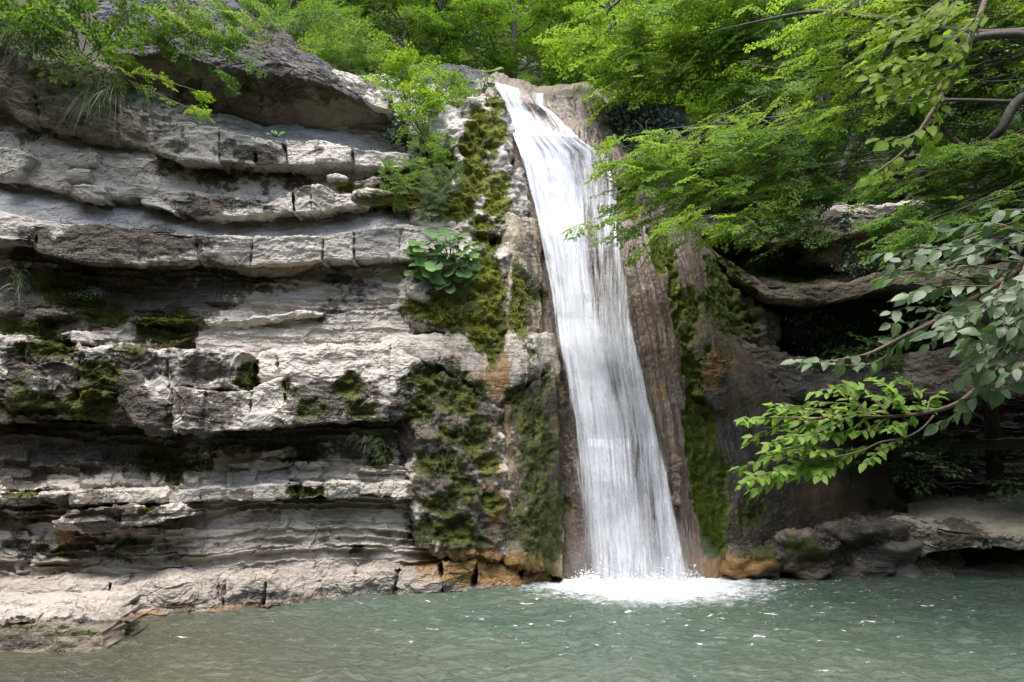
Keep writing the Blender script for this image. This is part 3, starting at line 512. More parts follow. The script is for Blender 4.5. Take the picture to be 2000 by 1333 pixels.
rled('rock_face', [(1580,395,13.6),(1650,390,13.5),(1720,400,13.4),(1800,390,13.2)], [(1580,500,13.8),(1650,520,13.75),(1720,535,13.7),(1800,540,13.5)], style='massive', mat=M_LIME, back=.8, rnd_=.1, amp=.15)
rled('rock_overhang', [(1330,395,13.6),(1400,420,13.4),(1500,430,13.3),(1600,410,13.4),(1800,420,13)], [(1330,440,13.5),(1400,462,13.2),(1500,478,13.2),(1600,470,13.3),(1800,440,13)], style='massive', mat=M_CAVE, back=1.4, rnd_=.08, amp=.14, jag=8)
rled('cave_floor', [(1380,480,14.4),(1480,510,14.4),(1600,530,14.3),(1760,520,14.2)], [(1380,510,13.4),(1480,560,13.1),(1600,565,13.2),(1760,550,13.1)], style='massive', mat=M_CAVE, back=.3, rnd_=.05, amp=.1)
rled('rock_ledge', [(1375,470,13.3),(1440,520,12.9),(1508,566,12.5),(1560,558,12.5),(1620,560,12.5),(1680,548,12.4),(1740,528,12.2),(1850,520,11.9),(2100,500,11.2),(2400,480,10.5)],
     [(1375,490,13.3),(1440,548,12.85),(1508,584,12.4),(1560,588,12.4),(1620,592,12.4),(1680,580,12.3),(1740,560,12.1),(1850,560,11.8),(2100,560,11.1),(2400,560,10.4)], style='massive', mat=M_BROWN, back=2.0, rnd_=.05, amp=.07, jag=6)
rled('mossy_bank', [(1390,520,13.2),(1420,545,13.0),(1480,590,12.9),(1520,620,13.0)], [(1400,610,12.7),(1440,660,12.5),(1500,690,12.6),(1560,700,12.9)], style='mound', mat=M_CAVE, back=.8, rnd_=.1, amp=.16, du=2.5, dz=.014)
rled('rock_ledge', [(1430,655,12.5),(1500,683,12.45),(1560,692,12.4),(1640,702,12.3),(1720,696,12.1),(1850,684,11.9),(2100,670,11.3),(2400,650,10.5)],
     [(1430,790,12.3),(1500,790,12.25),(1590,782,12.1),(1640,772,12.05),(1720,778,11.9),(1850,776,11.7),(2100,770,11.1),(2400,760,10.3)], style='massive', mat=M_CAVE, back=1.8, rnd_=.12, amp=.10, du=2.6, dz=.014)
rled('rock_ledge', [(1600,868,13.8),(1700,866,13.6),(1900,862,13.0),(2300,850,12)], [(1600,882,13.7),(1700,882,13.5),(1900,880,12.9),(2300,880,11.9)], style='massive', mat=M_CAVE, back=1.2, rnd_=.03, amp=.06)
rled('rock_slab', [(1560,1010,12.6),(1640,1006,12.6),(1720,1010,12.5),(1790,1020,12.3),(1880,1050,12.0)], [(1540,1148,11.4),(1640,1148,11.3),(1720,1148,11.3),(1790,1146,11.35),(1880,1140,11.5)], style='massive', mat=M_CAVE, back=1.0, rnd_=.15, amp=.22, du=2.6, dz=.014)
for o in RC: adopt(o, rc)
def boulder(name, cu, cv, Y, ru, rv, rd, seed, mat, style='massive', amp=.08, flat=1.0, n=120):
    """rounded rock: a displaced ball of the photo's half-sizes ru, rv (pixels) and half-depth rd (m)"""
    th = np.linspace(0, math.pi, n // 2); ph = np.linspace(0, 2 * math.pi, n)
    T, Pp = np.meshgrid(th, ph, indexing='ij')
    d = np.stack([np.sin(T) * np.cos(Pp), np.sin(T) * np.sin(Pp), np.cos(T)], -1)
    e = np.sign(d) * np.abs(d) ** flat
    c = at(cu, cv, Y); k = Y / FPX
    loc = c.copy()
    Q = c + e * V(ru * k, rd, rv * k)
    o = STYLE[style](Q + seed * 3.7, amp); Q = Q + d * o[..., None]
    mk = masks(Q)
    me = make_mesh(name, Q.reshape(-1, 3) - loc, grid_faces(*T.shape), mat, True, {a: b.ravel() for a, b in mk.items()})
    return mobj(name, me, None, tuple(loc))
tag(boulder('boulder', 660, 352, 10.15, 24, 12, .14, 1, M_LIME, flat=.8, amp=.05), 'small rounded pale boulder lying on the second ledge', 'boulder')
tag(boulder('boulder', 728, 385, 10.35, 44, 12, .16, 2, M_LIME, flat=.7, amp=.06), 'flat wedge of pale rock with mossy back, below the shrubs', 'boulder')
tag(boulder('boulder', 1470, 1100, 11.35, 56, 30, .30, 3, M_TUFA, flat=.6, amp=.22), 'ochre brown boulder at the waterline right of the falls', 'boulder')
tag(boulder('boulder', 1565, 1085, 11.35, 55, 42, .3, 4, M_TUFA, flat=.55, amp=.24), 'dark wet boulder with trickles between the ochre boulder and the sloping slab', 'boulder')
tag(boulder('boulder', 1690, 1080, 11.7, 90, 55, .4, 5, M_CAVE, flat=.55, amp=.30), 'large dark wet boulder strewn with yellow leaves below the cave', 'boulder')
# pale sloping slab at the right edge
ps = empty('rock_slab', tuple(at(1900, 1080, 11.4))); tag(ps, 'pale sandy sloping rock slab at the right edge above the pool', 'rock slab')
for o in ledge('slab_top', [(1796,992,12.9),(1850,978,13.0),(1920,972,13.0),(2100,960,13.0),(2300,950,13.0)], [(1796,1015,11.9),(1850,1038,11.3),(1920,1045,11.2),(2100,1050,11.1),(2300,1055,11.0)], 'massive', M_SAND, back=.5, rnd_=.05, amp=.025, absolute=True, du=3, dz=.016): adopt(o, ps)
for o in ledge('slab_front', [(1700,1030,11.6),(1796,1020,11.5),(1860,1040,11.25),(1930,1046,11.15),(2100,1050,11.05),(2300,1055,10.95)], [(1700,1075,11.6),(1796,1085,11.5),(1860,1080,11.3),(1930,1072,11.2),(2100,1070,11.1),(2300,1070,11.0)], 'massive', M_SAND, back=1.0, rnd_=.08, amp=.09, absolute=True, du=3, dz=.014, joints=(1840,1930)): adopt(o, ps)
for o in ledge('slab_foot', [(1780,1108,11.9),(1850,1105,11.8),(2100,1095,11.6),(2300,1090,11.5)], [(1780,1150,11.4),(1850,1150,11.4),(2100,1150,11.3),(2300,1150,11.2)], 'strata', M_CAVE, back=1.2, rnd_=.06, amp=.12, absolute=True, du=3, dz=.016): adopt(o, ps)
# ------------------------------------------------------------------ hillside, banks and pool bed
def face_Y(x): return np.interp(x, [-14, -9, -5, 0, 2, 6, 10, 14], [6, 10.6, 12.8, 15.0, 15.4, 15.8, 14.5, 11])
def terrain_z(x, y):
    d = y - face_Y(x)
    topz = np.interp(x, [-8, -3, 0, 3, 6, 10], [6.8, 6.6, 6.2, 5.4, 4.8, 4.6])
    z = -1.3 + sst(0, 1.0, d) * (topz + 1.3) + np.maximum(d - 1, 0) * .72
    side = np.maximum(np.maximum(np.abs(x) - 8.5, -y - 3.0), 0) * (y < 11)  # unseen banks beside and behind the camera, added to block low sky light
    zb = -1.3 + sst(0, 1.8, side) * 2.6 + np.maximum(side - 1.5, 0) * .9
    return np.where(d > 0, z, np.maximum(zb, -1.3))
xs = np.linspace(-45, 45, 260); ys = np.linspace(-25, 75, 290)
X, Yg = np.meshgrid(xs, ys); P = np.stack([X, Yg, terrain_z(X, Yg)], -1)
P[..., 2] += .35 * fbm(P * V(.5, .5, 0) + 3, 4, 90) * (P[..., 2] > -1) - .0
shal = sst(2.5, -1.5, X + .35 * (Yg - 4)) * (Yg < 9) * (Yg > -3) * (np.abs(X) < 8.5)
P[..., 2] = np.where(P[..., 2] < -.9, P[..., 2] + shal * .95 + .08 * fbm(P * V(1, 1, 0), 3, 91), P[..., 2])
m = newmat('forest_soil'); co = N(m, 'ShaderNodeTexCoord').outputs['Object']
c = mix_(m, noise_(m, co, 2.5, 6, .7), (0.030, 0.024, 0.016), (0.085, 0.065, 0.040)); c = mix_(m, ramp_(m, noise_(m, co, 1.1, 5), .48, .62), c, (0.035, 0.055, 0.015))
bed = mix_(m, noise_(m, co, 6, 6, .7), (0.16, 0.14, 0.10), (0.27, 0.24, 0.185))
sx = N(m, 'ShaderNodeSeparateXYZ'); L(m, co, sx.inputs[0]); c = mix_(m, ramp_(m, sx.outputs[2], .3, -.05), c, bed)
b = N(m, 'ShaderNodeBsdfPrincipled'); L(m, c, b.inputs['Base Color']); b.inputs['Roughness'].default_value = .95
bp = N(m, 'ShaderNodeBump'); bp.inputs['Distance'].default_value = .08; L(m, noise_(m, co, 9, 6, .7), bp.inputs['Height']); L(m, bp.outputs[0], b.inputs['Normal'])
o = N(m, 'ShaderNodeOutputMaterial'); L(m, b.outputs[0], o.inputs[0]); M_SOIL = m
tag(mobj('ground', make_mesh('ground', P.reshape(-1, 3), grid_faces(*X.shape), M_SOIL)), 'brown wooded hillside and pool bed around the falls', 'ground', kind='structure')

# ------------------------------------------------------------------ pool
FX, FY = float(at(1240, 1130, 11.2)[0]), 11.2
def waves(x, y):
    r = np.hypot(x - FX, y - FY); P = np.stack([x, y, x * 0], -1)
    a = .040 + .05 * np.exp(-r / .8) + .010 * np.exp(-r / 4)
    Pw = P + .25 * fbm(P * .8, 2, 98)[..., None]
    w = .9 * perlin(Pw * V(2.6, 4.4, 1), 95) + .6 * perlin(Pw * V(6, 9.5, 1) + .3, 96) + .3 * perlin(Pw * V(13, 19, 1), 97)
    return a * w + .006 * np.sin(r * 9 + 2.0 * perlin(P * .8, 99)) * np.exp(-r / 3)
nx, ny = 760, 560
gx = np.linspace(-9.5, 9.5, nx); gy = np.concatenate([np.linspace(-4, 4.5, 60)[:-1], np.linspace(4.5, 13.2, ny - 59)])
X, Yg = np.meshgrid(gx, gy); Z = waves(X, Yg)
m = newmat('pool_water'); geo = N(m, 'ShaderNodeNewGeometry').outputs['Position']
sx = N(m, 'ShaderNodeSeparateXYZ'); L(m, geo, sx.inputs[0])
big = noise_(m, geo, .5, 3)
deep = mix_(m, ramp_(m, big, .35, .65), (0.048, 0.076, 0.056), (0.064, 0.088, 0.062))
silt = (0.098, 0.096, 0.066)
shl = math_(m, 'SUBTRACT', math_(m, 'MULTIPLY', sx.outputs[0], -1.0), math_(m, 'MULTIPLY', math_(m, 'SUBTRACT', sx.outputs[1], 4.0), .55))
shf = ramp_(m, math_(m, 'ADD', shl, math_(m, 'MULTIPLY', big, 1.5)), -1.5, 3.0)
near = ramp_(m, math_(m, 'ADD', sx.outputs[1], big), 9.2, 6.2)
col = mix_(m, math_(m, 'MULTIPLY', near, .45), deep, (0.084, 0.098, 0.070)); col = mix_(m, shf, col, silt)
# foam thick where the fall lands; white flecks farther out also paint ripple glints
dx = math_(m, 'MULTIPLY', math_(m, 'SUBTRACT', sx.outputs[0], FX + .12), .98); dy = math_(m, 'MULTIPLY', math_(m, 'SUBTRACT', sx.outputs[1], FY - .1), .95)
rr = math_(m, 'SQRT', math_(m, 'ADD', math_(m, 'MULTIPLY', dx, dx), math_(m, 'MULTIPLY', dy, dy)))
fn = noise_(m, geo, 9, 6, .75, scl=(.7, 1.3, 1), dist=.6)
fn2 = noise_(m, geo, 30, 4, .7, scl=(.8, 1.4, 1))
fs = math_(m, 'ADD', math_(m, 'MULTIPLY', fn, 1.0), math_(m, 'MULTIPLY', fn2, .35))
fo = ramp_(m, math_(m, 'ADD', fs, math_(m, 'MULTIPLY', math_(m, 'POWER', ramp_(m, rr, 2.6, .15), .8), .85)), .88, 1.55)
fl2 = ramp_(m, math_(m, 'ADD', noise_(m, geo, 5, 6, .72, scl=(.7, 2.6, 1)), math_(m, 'MULTIPLY', ramp_(m, rr, 7.0, 1.0), .06)), .675, .71)
fo = math_(m, 'MAXIMUM', fo, math_(m, 'MULTIPLY', fl2, .8))
dif = N(m, 'ShaderNodeBsdfDiffuse'); L(m, mix_(m, fo, col, (0.86, 0.88, 0.90)), dif.inputs[0])
tr = N(m, 'ShaderNodeBsdfTransparent'); tr.inputs[0].default_value = (.80, .84, .70, 1)
body = N(m, 'ShaderNodeMixShader'); L(m, math_(m, 'MULTIPLY', math_(m, 'MULTIPLY', shf, .5), math_(m, 'SUBTRACT', 1.0, fo)), body.inputs[0]); L(m, dif.outputs[0], body.inputs[1]); L(m, tr.outputs[0], body.inputs[2])
gl = N(m, 'ShaderNodeBsdfGlossy'); gl.inputs['Roughness'].default_value = .03
bp = N(m, 'ShaderNodeBump'); bp.inputs['Distance'].default_value = .05; bp.inputs['Strength'].default_value = .8
L(m, math_(m, 'ADD', noise_(m, geo, 7, 5, .6, scl=(1, 1.7, 1), dist=.4), math_(m, 'MULTIPLY', noise_(m, geo, 26, 3, .6, scl=(1, 1.6, 1)), .3)), bp.inputs['Height'])
L(m, bp.outputs[0], gl.inputs['Normal'])
fr = N(m, 'ShaderNodeFresnel'); fr.inputs[0].default_value = 1.33; L(m, bp.outputs[0], fr.inputs['Normal'])
sh = N(m, 'ShaderNodeMixShader'); L(m, math_(m, 'MULTIPLY', fr.outputs[0], math_(m, 'SUBTRACT', 1.0, fo)), sh.inputs[0]); L(m, body.outputs[0], sh.inputs[1]); L(m, gl.outputs[0], sh.inputs[2])
o = N(m, 'ShaderNodeOutputMaterial'); L(m, sh.outputs[0], o.inputs[0])
tag(mobj('water', make_mesh('water', np.stack([X, Yg, Z], -1).reshape(-1, 3), grid_faces(ny, nx)[:, ::-1], m)), 'rippled green plunge pool below the waterfall', 'pool', kind='structure')

# ------------------------------------------------------------------ falling water
def water_mat(name, seed, lo, hi, fine=1.0):
    m = newmat(name); fl = N(m, 'ShaderNodeAttribute', attribute_name='run').outputs['Vector']
    den = attr_(m, 'stream')
    mp = N(m, 'ShaderNodeMapping'); mp.inputs['Location'].default_value = (seed * 3.1 + 11.3, seed * 1.7 + 4.2, seed); L(m, fl, mp.inputs[0]); fl = mp.outputs[0]
    n1 = noise_(m, fl, 1.0, 5, .62, scl=(26 * fine, 1.6, 1), dist=.25); n2 = noise_(m, fl, 1.0, 5, .7, scl=(75 * fine, 4.2, 1), dist=.4); n3 = noise_(m, fl, 1.0, 4, .55, scl=(7, .8, 1), dist=.5)
    n4 = noise_(m, fl, 1.0, 4, .6, scl=(120 * fine, 16, 1), dist=.8)
    s = math_(m, 'ADD', math_(m, 'ADD', math_(m, 'MULTIPLY', n1, .40), math_(m, 'MULTIPLY', n2, .24)), math_(m, 'ADD', math_(m, 'MULTIPLY', n3, .50), math_(m, 'MULTIPLY', math_(m, 'SUBTRACT', n4, .5), .25)))
    a = ramp_(m, math_(m, 'ADD', s, math_(m, 'MULTIPLY', math_(m, 'SUBTRACT', den, .56), .66)), lo, hi)
    d = N(m, 'ShaderNodeBsdfDiffuse'); d.inputs[0].default_value = (.86, .88, .92, 1)
    t = N(m, 'ShaderNodeBsdfTranslucent'); t.inputs[0].default_value = (.80, .84, .90, 1)
    mx = N(m, 'ShaderNodeMixShader'); mx.inputs[0].default_value = .3; L(m, d.outputs[0], mx.inputs[1]); L(m, t.outputs[0], mx.inputs[2])
    g = N(m, 'ShaderNodeBsdfGlossy'); g.inputs['Roughness'].default_value = .2
    mg = N(m, 'ShaderNodeMixShader'); mg.inputs[0].default_value = .06; L(m, mx.outputs[0], mg.inputs[1]); L(m, g.outputs[0], mg.inputs[2])
    bp = N(m, 'ShaderNodeBump'); bp.inputs['Distance'].default_value = .03; bp.inputs['Strength'].default_value = .6; L(m, s, bp.inputs['Height']); L(m, bp.outputs[0], d.inputs['Normal'])
    tr = N(m, 'ShaderNodeBsdfTransparent')
    f = N(m, 'ShaderNodeMixShader'); L(m, math_(m, 'MULTIPLY', a, .94), f.inputs[0]); L(m, tr.outputs[0], f.inputs[1]); L(m, mg.outputs[0], f.inputs[2])
    o = N(m, 'ShaderNodeOutputMaterial'); L(m, f.outputs[0], o.inputs[0])
    return m
# depth of the travertine face at any photo position, from its own mesh
cu, cv = photo(GCQ[60:]); cY = GCQ[60:, :, 1]
def cone_Y(u, v):
    out = np.empty(np.shape(u)); uf, vf = np.ravel(u), np.ravel(v); of = out.ravel()
    cu_, cv_, cY_ = cu[::6, ::5], cv[::6, ::5], cY[::6, ::5]
    for i in range(len(uf)):
        d = (cu_ - uf[i]) ** 2 + (cv_ - vf[i]) ** 2; j = np.argpartition(d.ravel(), 9)[:9]
        of[i] = np.sort(cY_.ravel()[j])[:4].mean()
    return out
fall = empty('waterfall', tuple(at(1240, 1130, 11.2))); tag(fall, 'white waterfall streaming over the travertine into the pool', 'waterfall', kind='structure')
LE = [(962,160),(978,190),(1000,270),(1018,340),(1038,420),(1056,500),(1072,580),(1082,660),(1096,740),(1108,820),(1115,900),(1123,1000),(1128,1080),(1129,1140)]
RE = [(1068,186),(1094,205),(1146,262),(1194,292),(1211,350),(1219,430),(1228,520),(1240,620),(1258,700),(1279,780),(1302,860),(1321,950),(1345,1060),(1364,1140)]
def fall_sheet(name, off, mat, seed, dens, grow=0, nc=120, nr=460):
    vs = np.linspace(160, 1142, nr)
    le = np.array(LE, float); re = np.array(RE, float)
    lu = np.interp(vs, le[:, 1], le[:, 0]) - grow; ru = np.interp(vs, re[:, 1], re[:, 0]) + grow
    s = np.linspace(0, 1, nc); U = lu[:, None] * (1 - s) + ru[:, None] * s; Vv = np.repeat(vs[:, None], nc, 1)
    Vv = Vv + np.interp(vs, [160, 200, 290, 400], [26, 22, 8, 0])[:, None] * s[None] * 1.0
    # coarse depth then refine
    iy = np.linspace(0, nr - 1, 60).astype(int); ix = np.linspace(0, nc - 1, 16).astype(int)
    Yc = cone_Y(U[np.ix_(iy, ix)], Vv[np.ix_(iy, ix)])
    Yr = np.array([np.interp(np.arange(nc), ix, r) for r in Yc]); Yr = np.array([np.interp(np.arange(nr), iy, c) for c in Yr.T]).T
    T = (vs - 160) / 982
    lift = off * (0.4 + .9 * T[:, None]) + .05 * np.sin(np.pi * s)[None] * T[:, None]
    P = at(U, Vv, Yr - .05 - lift)
    fl = np.stack([np.repeat(s[None] * 1.0, nr, 0) * (1 + 1.2 * T[:, None]), np.repeat((T ** .8)[:, None] * 7, nc, 1)], -1)
    P[..., 1] -= .035 * perlin(np.stack([fl[..., 0] * 14, fl[..., 1] * .7, 0 * fl[..., 0] + seed], -1), 120) + .02 * perlin(np.stack([fl[..., 0] * 40, fl[..., 1] * 2, 0 * fl[..., 0] + seed], -1), 121)
    D = dens(s[None] + 0 * T[:, None], Vv)
    edge = sst(0, .10, s) * sst(1, .88, s)
    fray = perlin(np.stack([fl[..., 0] * 16, fl[..., 1] * .9, 0 * fl[..., 0] + seed * 5.5], -1), 140) + .6 * perlin(np.stack([fl[..., 0] * 38, fl[..., 1] * 2.2, 0 * fl[..., 0] + seed * 5.5], -1), 141)
    wide = 1 - sst(0, .22, s) * sst(1, .78, s)
    D = D - wide[None] * (.25 + 1.0 * fray) * .55
    D = D * edge[None] + (edge[None] - 1) * .5
    return adopt(mobj(name, make_mesh(name, P.reshape(-1, 3), grid_faces(nr, nc), mat, True, {'stream': D.ravel()}, fl.reshape(-1, 2))), fall)
def dens_main(s, v):
    # left main stream, thin veil in the middle, right stream; everything thickens below
    w = np.interp(v, [160, 260, 300, 500, 700, 1140], [.34, .34, .38, .36, .34, .36]); cmain = np.interp(v, [160, 260, 300, 500, 700, 900, 1140], [.14, .18, .24, .26, .30, .36, .42])
    a = np.exp(-(np.abs(s - cmain) / w) ** 2.6) * np.interp(v, [160, 700, 1140], [1.1, 1.02, .86])
    c2 = np.interp(v, [160, 300, 500, 700, 1140], [.93, .93, .90, .86, .84]); w2 = np.interp(v, [160, 200, 255, 290, 330, 500, 700, 1140], [.12, .24, .22, .12, .08, .095, .15, .19])
    b = np.exp(-((s - c2) / w2) ** 2) * np.interp(v, [160, 320, 600, 900], [.80, .74, .78, .86])
    base = np.interp(v, [160, 215, 250, 275, 320, 500, 650, 800, 1140], [.08, .44, .52, .58, .54, .52, .62, .62, .57])
    splash = .28 * np.exp(-((v - 268) / 18) ** 2) * np.exp(-((s - .38) / .28) ** 2) + .10 * np.exp(-((v - 665 - 25 * s) / 34) ** 2)
    return np.clip(np.maximum(np.maximum(a, b), base) + splash, 0, 1.2)
fall_sheet('water_sheet', .02, water_mat('fall_inner', 1, .44, .74), 1, dens_main)
fall_sheet('water_sheet', .09, water_mat('fall_mid', 2, .50, .78, 1.2), 2, lambda s, v: dens_main(s, v) * .95, 4)
fall_sheet('water_sheet', .16, water_mat('fall_outer', 3, .58, .80, .8), 3, lambda s, v: dens_main(s, v) * .9, 8)

# spray thrown up where the fall strikes the pool, and trickles over the rocks at its right
r_ = np.random.default_rng(14); n = 2600
sp_v, sp_f = (np.array([[1,0,0],[-1,0,0],[0,1,0],[0,-1,0],[0,0,.8],[0,0,-.8]], float), np.array([[0,2,4],[2,1,4],[1,3,4],[3,0,4],[2,0,5],[1,2,5],[3,1,5],[0,3,5]]))
m = newmat('white_spray'); d = N(m, 'ShaderNodeBsdfDiffuse'); d.inputs[0].default_value = (.88, .90, .93, 1); o = N(m, 'ShaderNodeOutputMaterial'); L(m, d.outputs[0], o.inputs[0]); M_SPRAY = m
bx = r_.uniform(-.80, .80, n); h_ = r_.exponential(.055, n); by = -r_.gamma(1.6, .16, n) * (1 - .5 * np.abs(bx)) + .02
C_ = np.stack([FX + bx * 1.0 + r_.normal(0, .05, n), 11.02 + by, np.minimum(h_, .4) * np.exp(by * 1.2)], -1); sz = r_.uniform(.004, .012, n) * (1 + (r_.random(n) < .12) * 1.0)
Vt = C_[:, None] + sp_v[None] * sz[:, None, None]
tag(mobj('spray', make_mesh('spray', Vt.reshape(-1, 3), (sp_f[None] + 6 * np.arange(n)[:, None, None]).reshape(-1, 3), M_SPRAY)), 'white spray thrown up where the fall strikes the pool', 'spray', kind='stuff')

# fine mist standing over the splash
th = np.linspace(0, math.pi, 14); ph = np.linspace(0, 2 * math.pi, 25); T_, P_ = np.meshgrid(th, ph, indexing='ij')
mv = np.stack([1.05 * np.sin(T_) * np.cos(P_), .50 * np.sin(T_) * np.sin(P_), .62 * np.cos(T_)], -1)
m = newmat('mist'); vs_ = N(m, 'ShaderNodeVolumePrincipled'); vs_.inputs['Color'].default_value = (.95, .97, 1, 1); vs_.inputs['Density'].default_value = .14
o = N(m, 'ShaderNodeOutputMaterial'); L(m, vs_.outputs[0], o.inputs['Volume'])
tag(mobj('mist', make_mesh('mist', mv.reshape(-1, 3), grid_faces(*T_.shape), m), None, (FX + .05, 10.72, .22)), 'thin white mist hanging over the splash', 'mist', kind='stuff')
cy.volume_bounces = 1
# ------------------------------------------------------------------ foliage
def leaf_mat(name, lo, hi, trans, tf=.38, rough=.45, spec=.35):
    m = newmat(name); t = attr_(m, 'tint'); oi = N(m, 'ShaderNodeObjectInfo').outputs['Random']
    tt = math_(m, 'ADD', math_(m, 'MULTIPLY', t, .8), math_(m, 'MULTIPLY', oi, .25))
    c = mix_(m, tt, lo, hi)
    p = N(m, 'ShaderNodeBsdfPrincipled'); L(m, c, p.inputs['Base Color']); p.inputs['Roughness'].default_value = rough; p.inputs['Specular IOR Level'].default_value = spec
    tl = N(m, 'ShaderNodeBsdfTranslucent'); L(m, mix_(m, 1.0, mix_(m, tt, lo, hi), trans, 'MULTIPLY'), tl.inputs[0])
    s = N(m, 'ShaderNodeMixShader'); s.inputs[0].default_value = tf; L(m, p.outputs[0], s.inputs[1]); L(m, tl.outputs[0], s.inputs[2])
    o = N(m, 'ShaderNodeOutputMaterial'); L(m, s.outputs[0], o.inputs[0]); return m
T2 = (2.0, 1.9, 1.0)
M_LEAF = leaf_mat('leaf_green', (0.045, 0.105, 0.018), (0.120, 0.205, 0.032), T2, .48, .5, .22)
M_LEAFY = leaf_mat('leaf_yellow_green', (0.080, 0.165, 0.022), (0.190, 0.285, 0.042), T2, .5, .55, .2)  # own yellow green plus the sunlit, backlit look put into the colour
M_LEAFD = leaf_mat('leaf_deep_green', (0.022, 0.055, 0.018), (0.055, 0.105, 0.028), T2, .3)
M_LEAFG = leaf_mat('leaf_grey_green', (0.040, 0.074, 0.034), (0.072, 0.112, 0.052), T2, .25, .36, .6)
M_HERB = leaf_mat('herb_green', (0.075, 0.145, 0.035), (0.150, 0.235, 0.065), T2, .4)
M_GREYH = leaf_mat('grey_herb', (0.085, 0.140, 0.075), (0.160, 0.220, 0.120), T2, .35)
M_BUTT = leaf_mat('butterbur_green', (0.065, 0.150, 0.050), (0.130, 0.235, 0.070), (1.7, 1.7, .8), .3)
M_IVY = leaf_mat('ivy_green', (0.022, 0.045, 0.024), (0.055, 0.085, 0.048), T2, .15, .32, .5)
M_GRASS = leaf_mat('grass_green', (0.032, 0.062, 0.022), (0.078, 0.108, 0.040), T2, .3)
M_MOSS = leaf_mat('moss_green', (0.030, 0.034, 0.010), (0.175, 0.175, 0.022), T2, .15, .9, .1)
M_FRESH = leaf_mat('fresh_leaf', (0.105, 0.200, 0.025), (0.180, 0.280, 0.045), (1.6, 1.6, 1.0), .5, .6, .2)
M_YEL = leaf_mat('dry_leaf', (0.28, 0.16, 0.03), (0.48, 0.36, 0.06), (1, 1, 1), .2)
def bark(name, a, b_):
    m = newmat(name); co = N(m, 'ShaderNodeTexCoord').outputs['Object']
    c = mix_(m, noise_(m, co, 8, 6, .7, scl=(1, 1, .3)), a, b_)
    p = N(m, 'ShaderNodeBsdfPrincipled'); L(m, c, p.inputs['Base Color']); p.inputs['Roughness'].default_value = .9
    bp = N(m, 'ShaderNodeBump'); bp.inputs['Distance'].default_value = .02; L(m, noise_(m, co, 30, 4, .7, scl=(1, 1, .25)), bp.inputs['Height']); L(m, bp.outputs[0], p.inputs['Normal'])
    o = N(m, 'ShaderNodeOutputMaterial'); L(m, p.outputs[0], o.inputs[0]); return m
M_BARK = bark('bark', (0.045, 0.038, 0.030), (0.13, 0.115, 0.095)); M_TWIG = bark('twig_bark', (0.10, 0.07, 0.05), (0.20, 0.15, 0.11))

# leaf outlines: x along the leaf, y across, z up; unit length
LF2 = (np.array([[0,0,0],[.45,.29,.07],[1,0,-.06],[.45,-.29,.07]]), np.array([[0,1,2],[0,2,3]])[:, ::-1])
LF4 = (np.array([[0,0,0],[.28,.25,.06],[.66,.23,.06],[1,0,-.08],[.66,-.23,.06],[.28,-.25,.06]]), np.array([[0,3,2,1],[0,5,4,3]]))
def big_leaf(w=.30, ser=.02, curl=.12):
    xs = np.array([.0, .10, .26, .44, .62, .78, .90, 1.0]); hw = w * np.array([.0, .62, .95, 1.0, .86, .60, .32, .0])
    vs, fs = [], []
    for i, (x, h) in enumerate(zip(xs, hw)):
        z = -curl * x * x; e = ser * (1 if i % 2 else -1)
        vs += [[x + e, h, z + .18 * h + .012 * (-1) ** i], [x, 0, z], [x + e, -h, z + .18 * h + .012 * (-1) ** i]]
    for i in range(len(xs) - 1):
        a = 3 * i; fs += [[a, a + 1, a + 4, a + 3], [a + 1, a + 2, a + 5, a + 4]]
    return np.array(vs), np.array(fs)
def place_leaves(tpl, pos, rot, size, tint):
    v, f = tpl; n = len(pos)
    Vt = pos[:, None] + np.einsum('nij,kj->nki', rot * size[:, None, None], v)
    F = f[None] + (np.arange(n) * len(v))[:, None, None]
    return Vt.reshape(-1, 3), F.reshape(-1, f.shape[1]), np.repeat(tint, len(v))
def frame(d, n):
    """rotation with x along d and z near n"""
    d = d / np.linalg.norm(d, axis=-1, keepdims=True); y = np.cross(n, d); y /= np.maximum(np.linalg.norm(y, axis=-1, keepdims=True), 1e-6)
    z = np.cross(d, y); return np.stack([d, y, z], -1)
def spray_tpl(rng, Ls=.62, leaf=.085, step=.055, side=5, droop=.25):
    """flat leafy twig along +x: leaf positions, frames, sizes and twig lines"""
    ps, ds, ns, sz, tw = [], [], [], [], []
    def run(p, a, Lr, depth):
        n = max(2, int(Lr / step)); sgn = 1 if rng.random() < .5 else -1; last = p.copy(); q = p.copy()
        for i in range(n):
            a += rng.normal(0, .07); q = q + step * V(math.cos(a), math.sin(a), -droop * 2 * (q[0]) * .5 + rng.normal(0, .08)); sgn = -sgn
            f = 1 - .45 * (i / n) if depth else 1
            if not (depth == 0 and i < 2):
                ps.append(q.copy()); b = a + sgn * rng.uniform(.6, 1.05); ds.append(V(math.cos(b), math.sin(b), rng.normal(-.18, .22))); sz.append(leaf * rng.uniform(.7, 1.15))
            if depth == 0 and i > 0 and i % max(1, n // (side + 1)) == 0 and i < n - 1: run(q.copy(), a + sgn * rng.uniform(.55, .85), Lr * (1 - i / n) * .62 + .08, 1)
        ps.append(q.copy()); ds.append(V(math.cos(a), math.sin(a), -.2)); sz.append(leaf); tw.append((p, q))
    run(V(0, 0, 0), 0.0, Ls, 0)
    ps, ds, sz = np.array(ps), np.array(ds), np.array(sz)
    nrm = V(0, 0, 1) + rng.normal(0, .3, ps.shape)
    return ps, frame(ds, nrm), sz, tw
_g = np.random.default_rng(11)
SPR = [spray_tpl(_g, Ls=_g.uniform(.5, .75), droop=_g.uniform(.1, .5)) for _ in range(7)]
SPR_N = [spray_tpl(_g, Ls=_g.uniform(.35, .5), leaf=.06, step=.038, side=5, droop=_g.uniform(.1, .4)) for _ in range(6)]
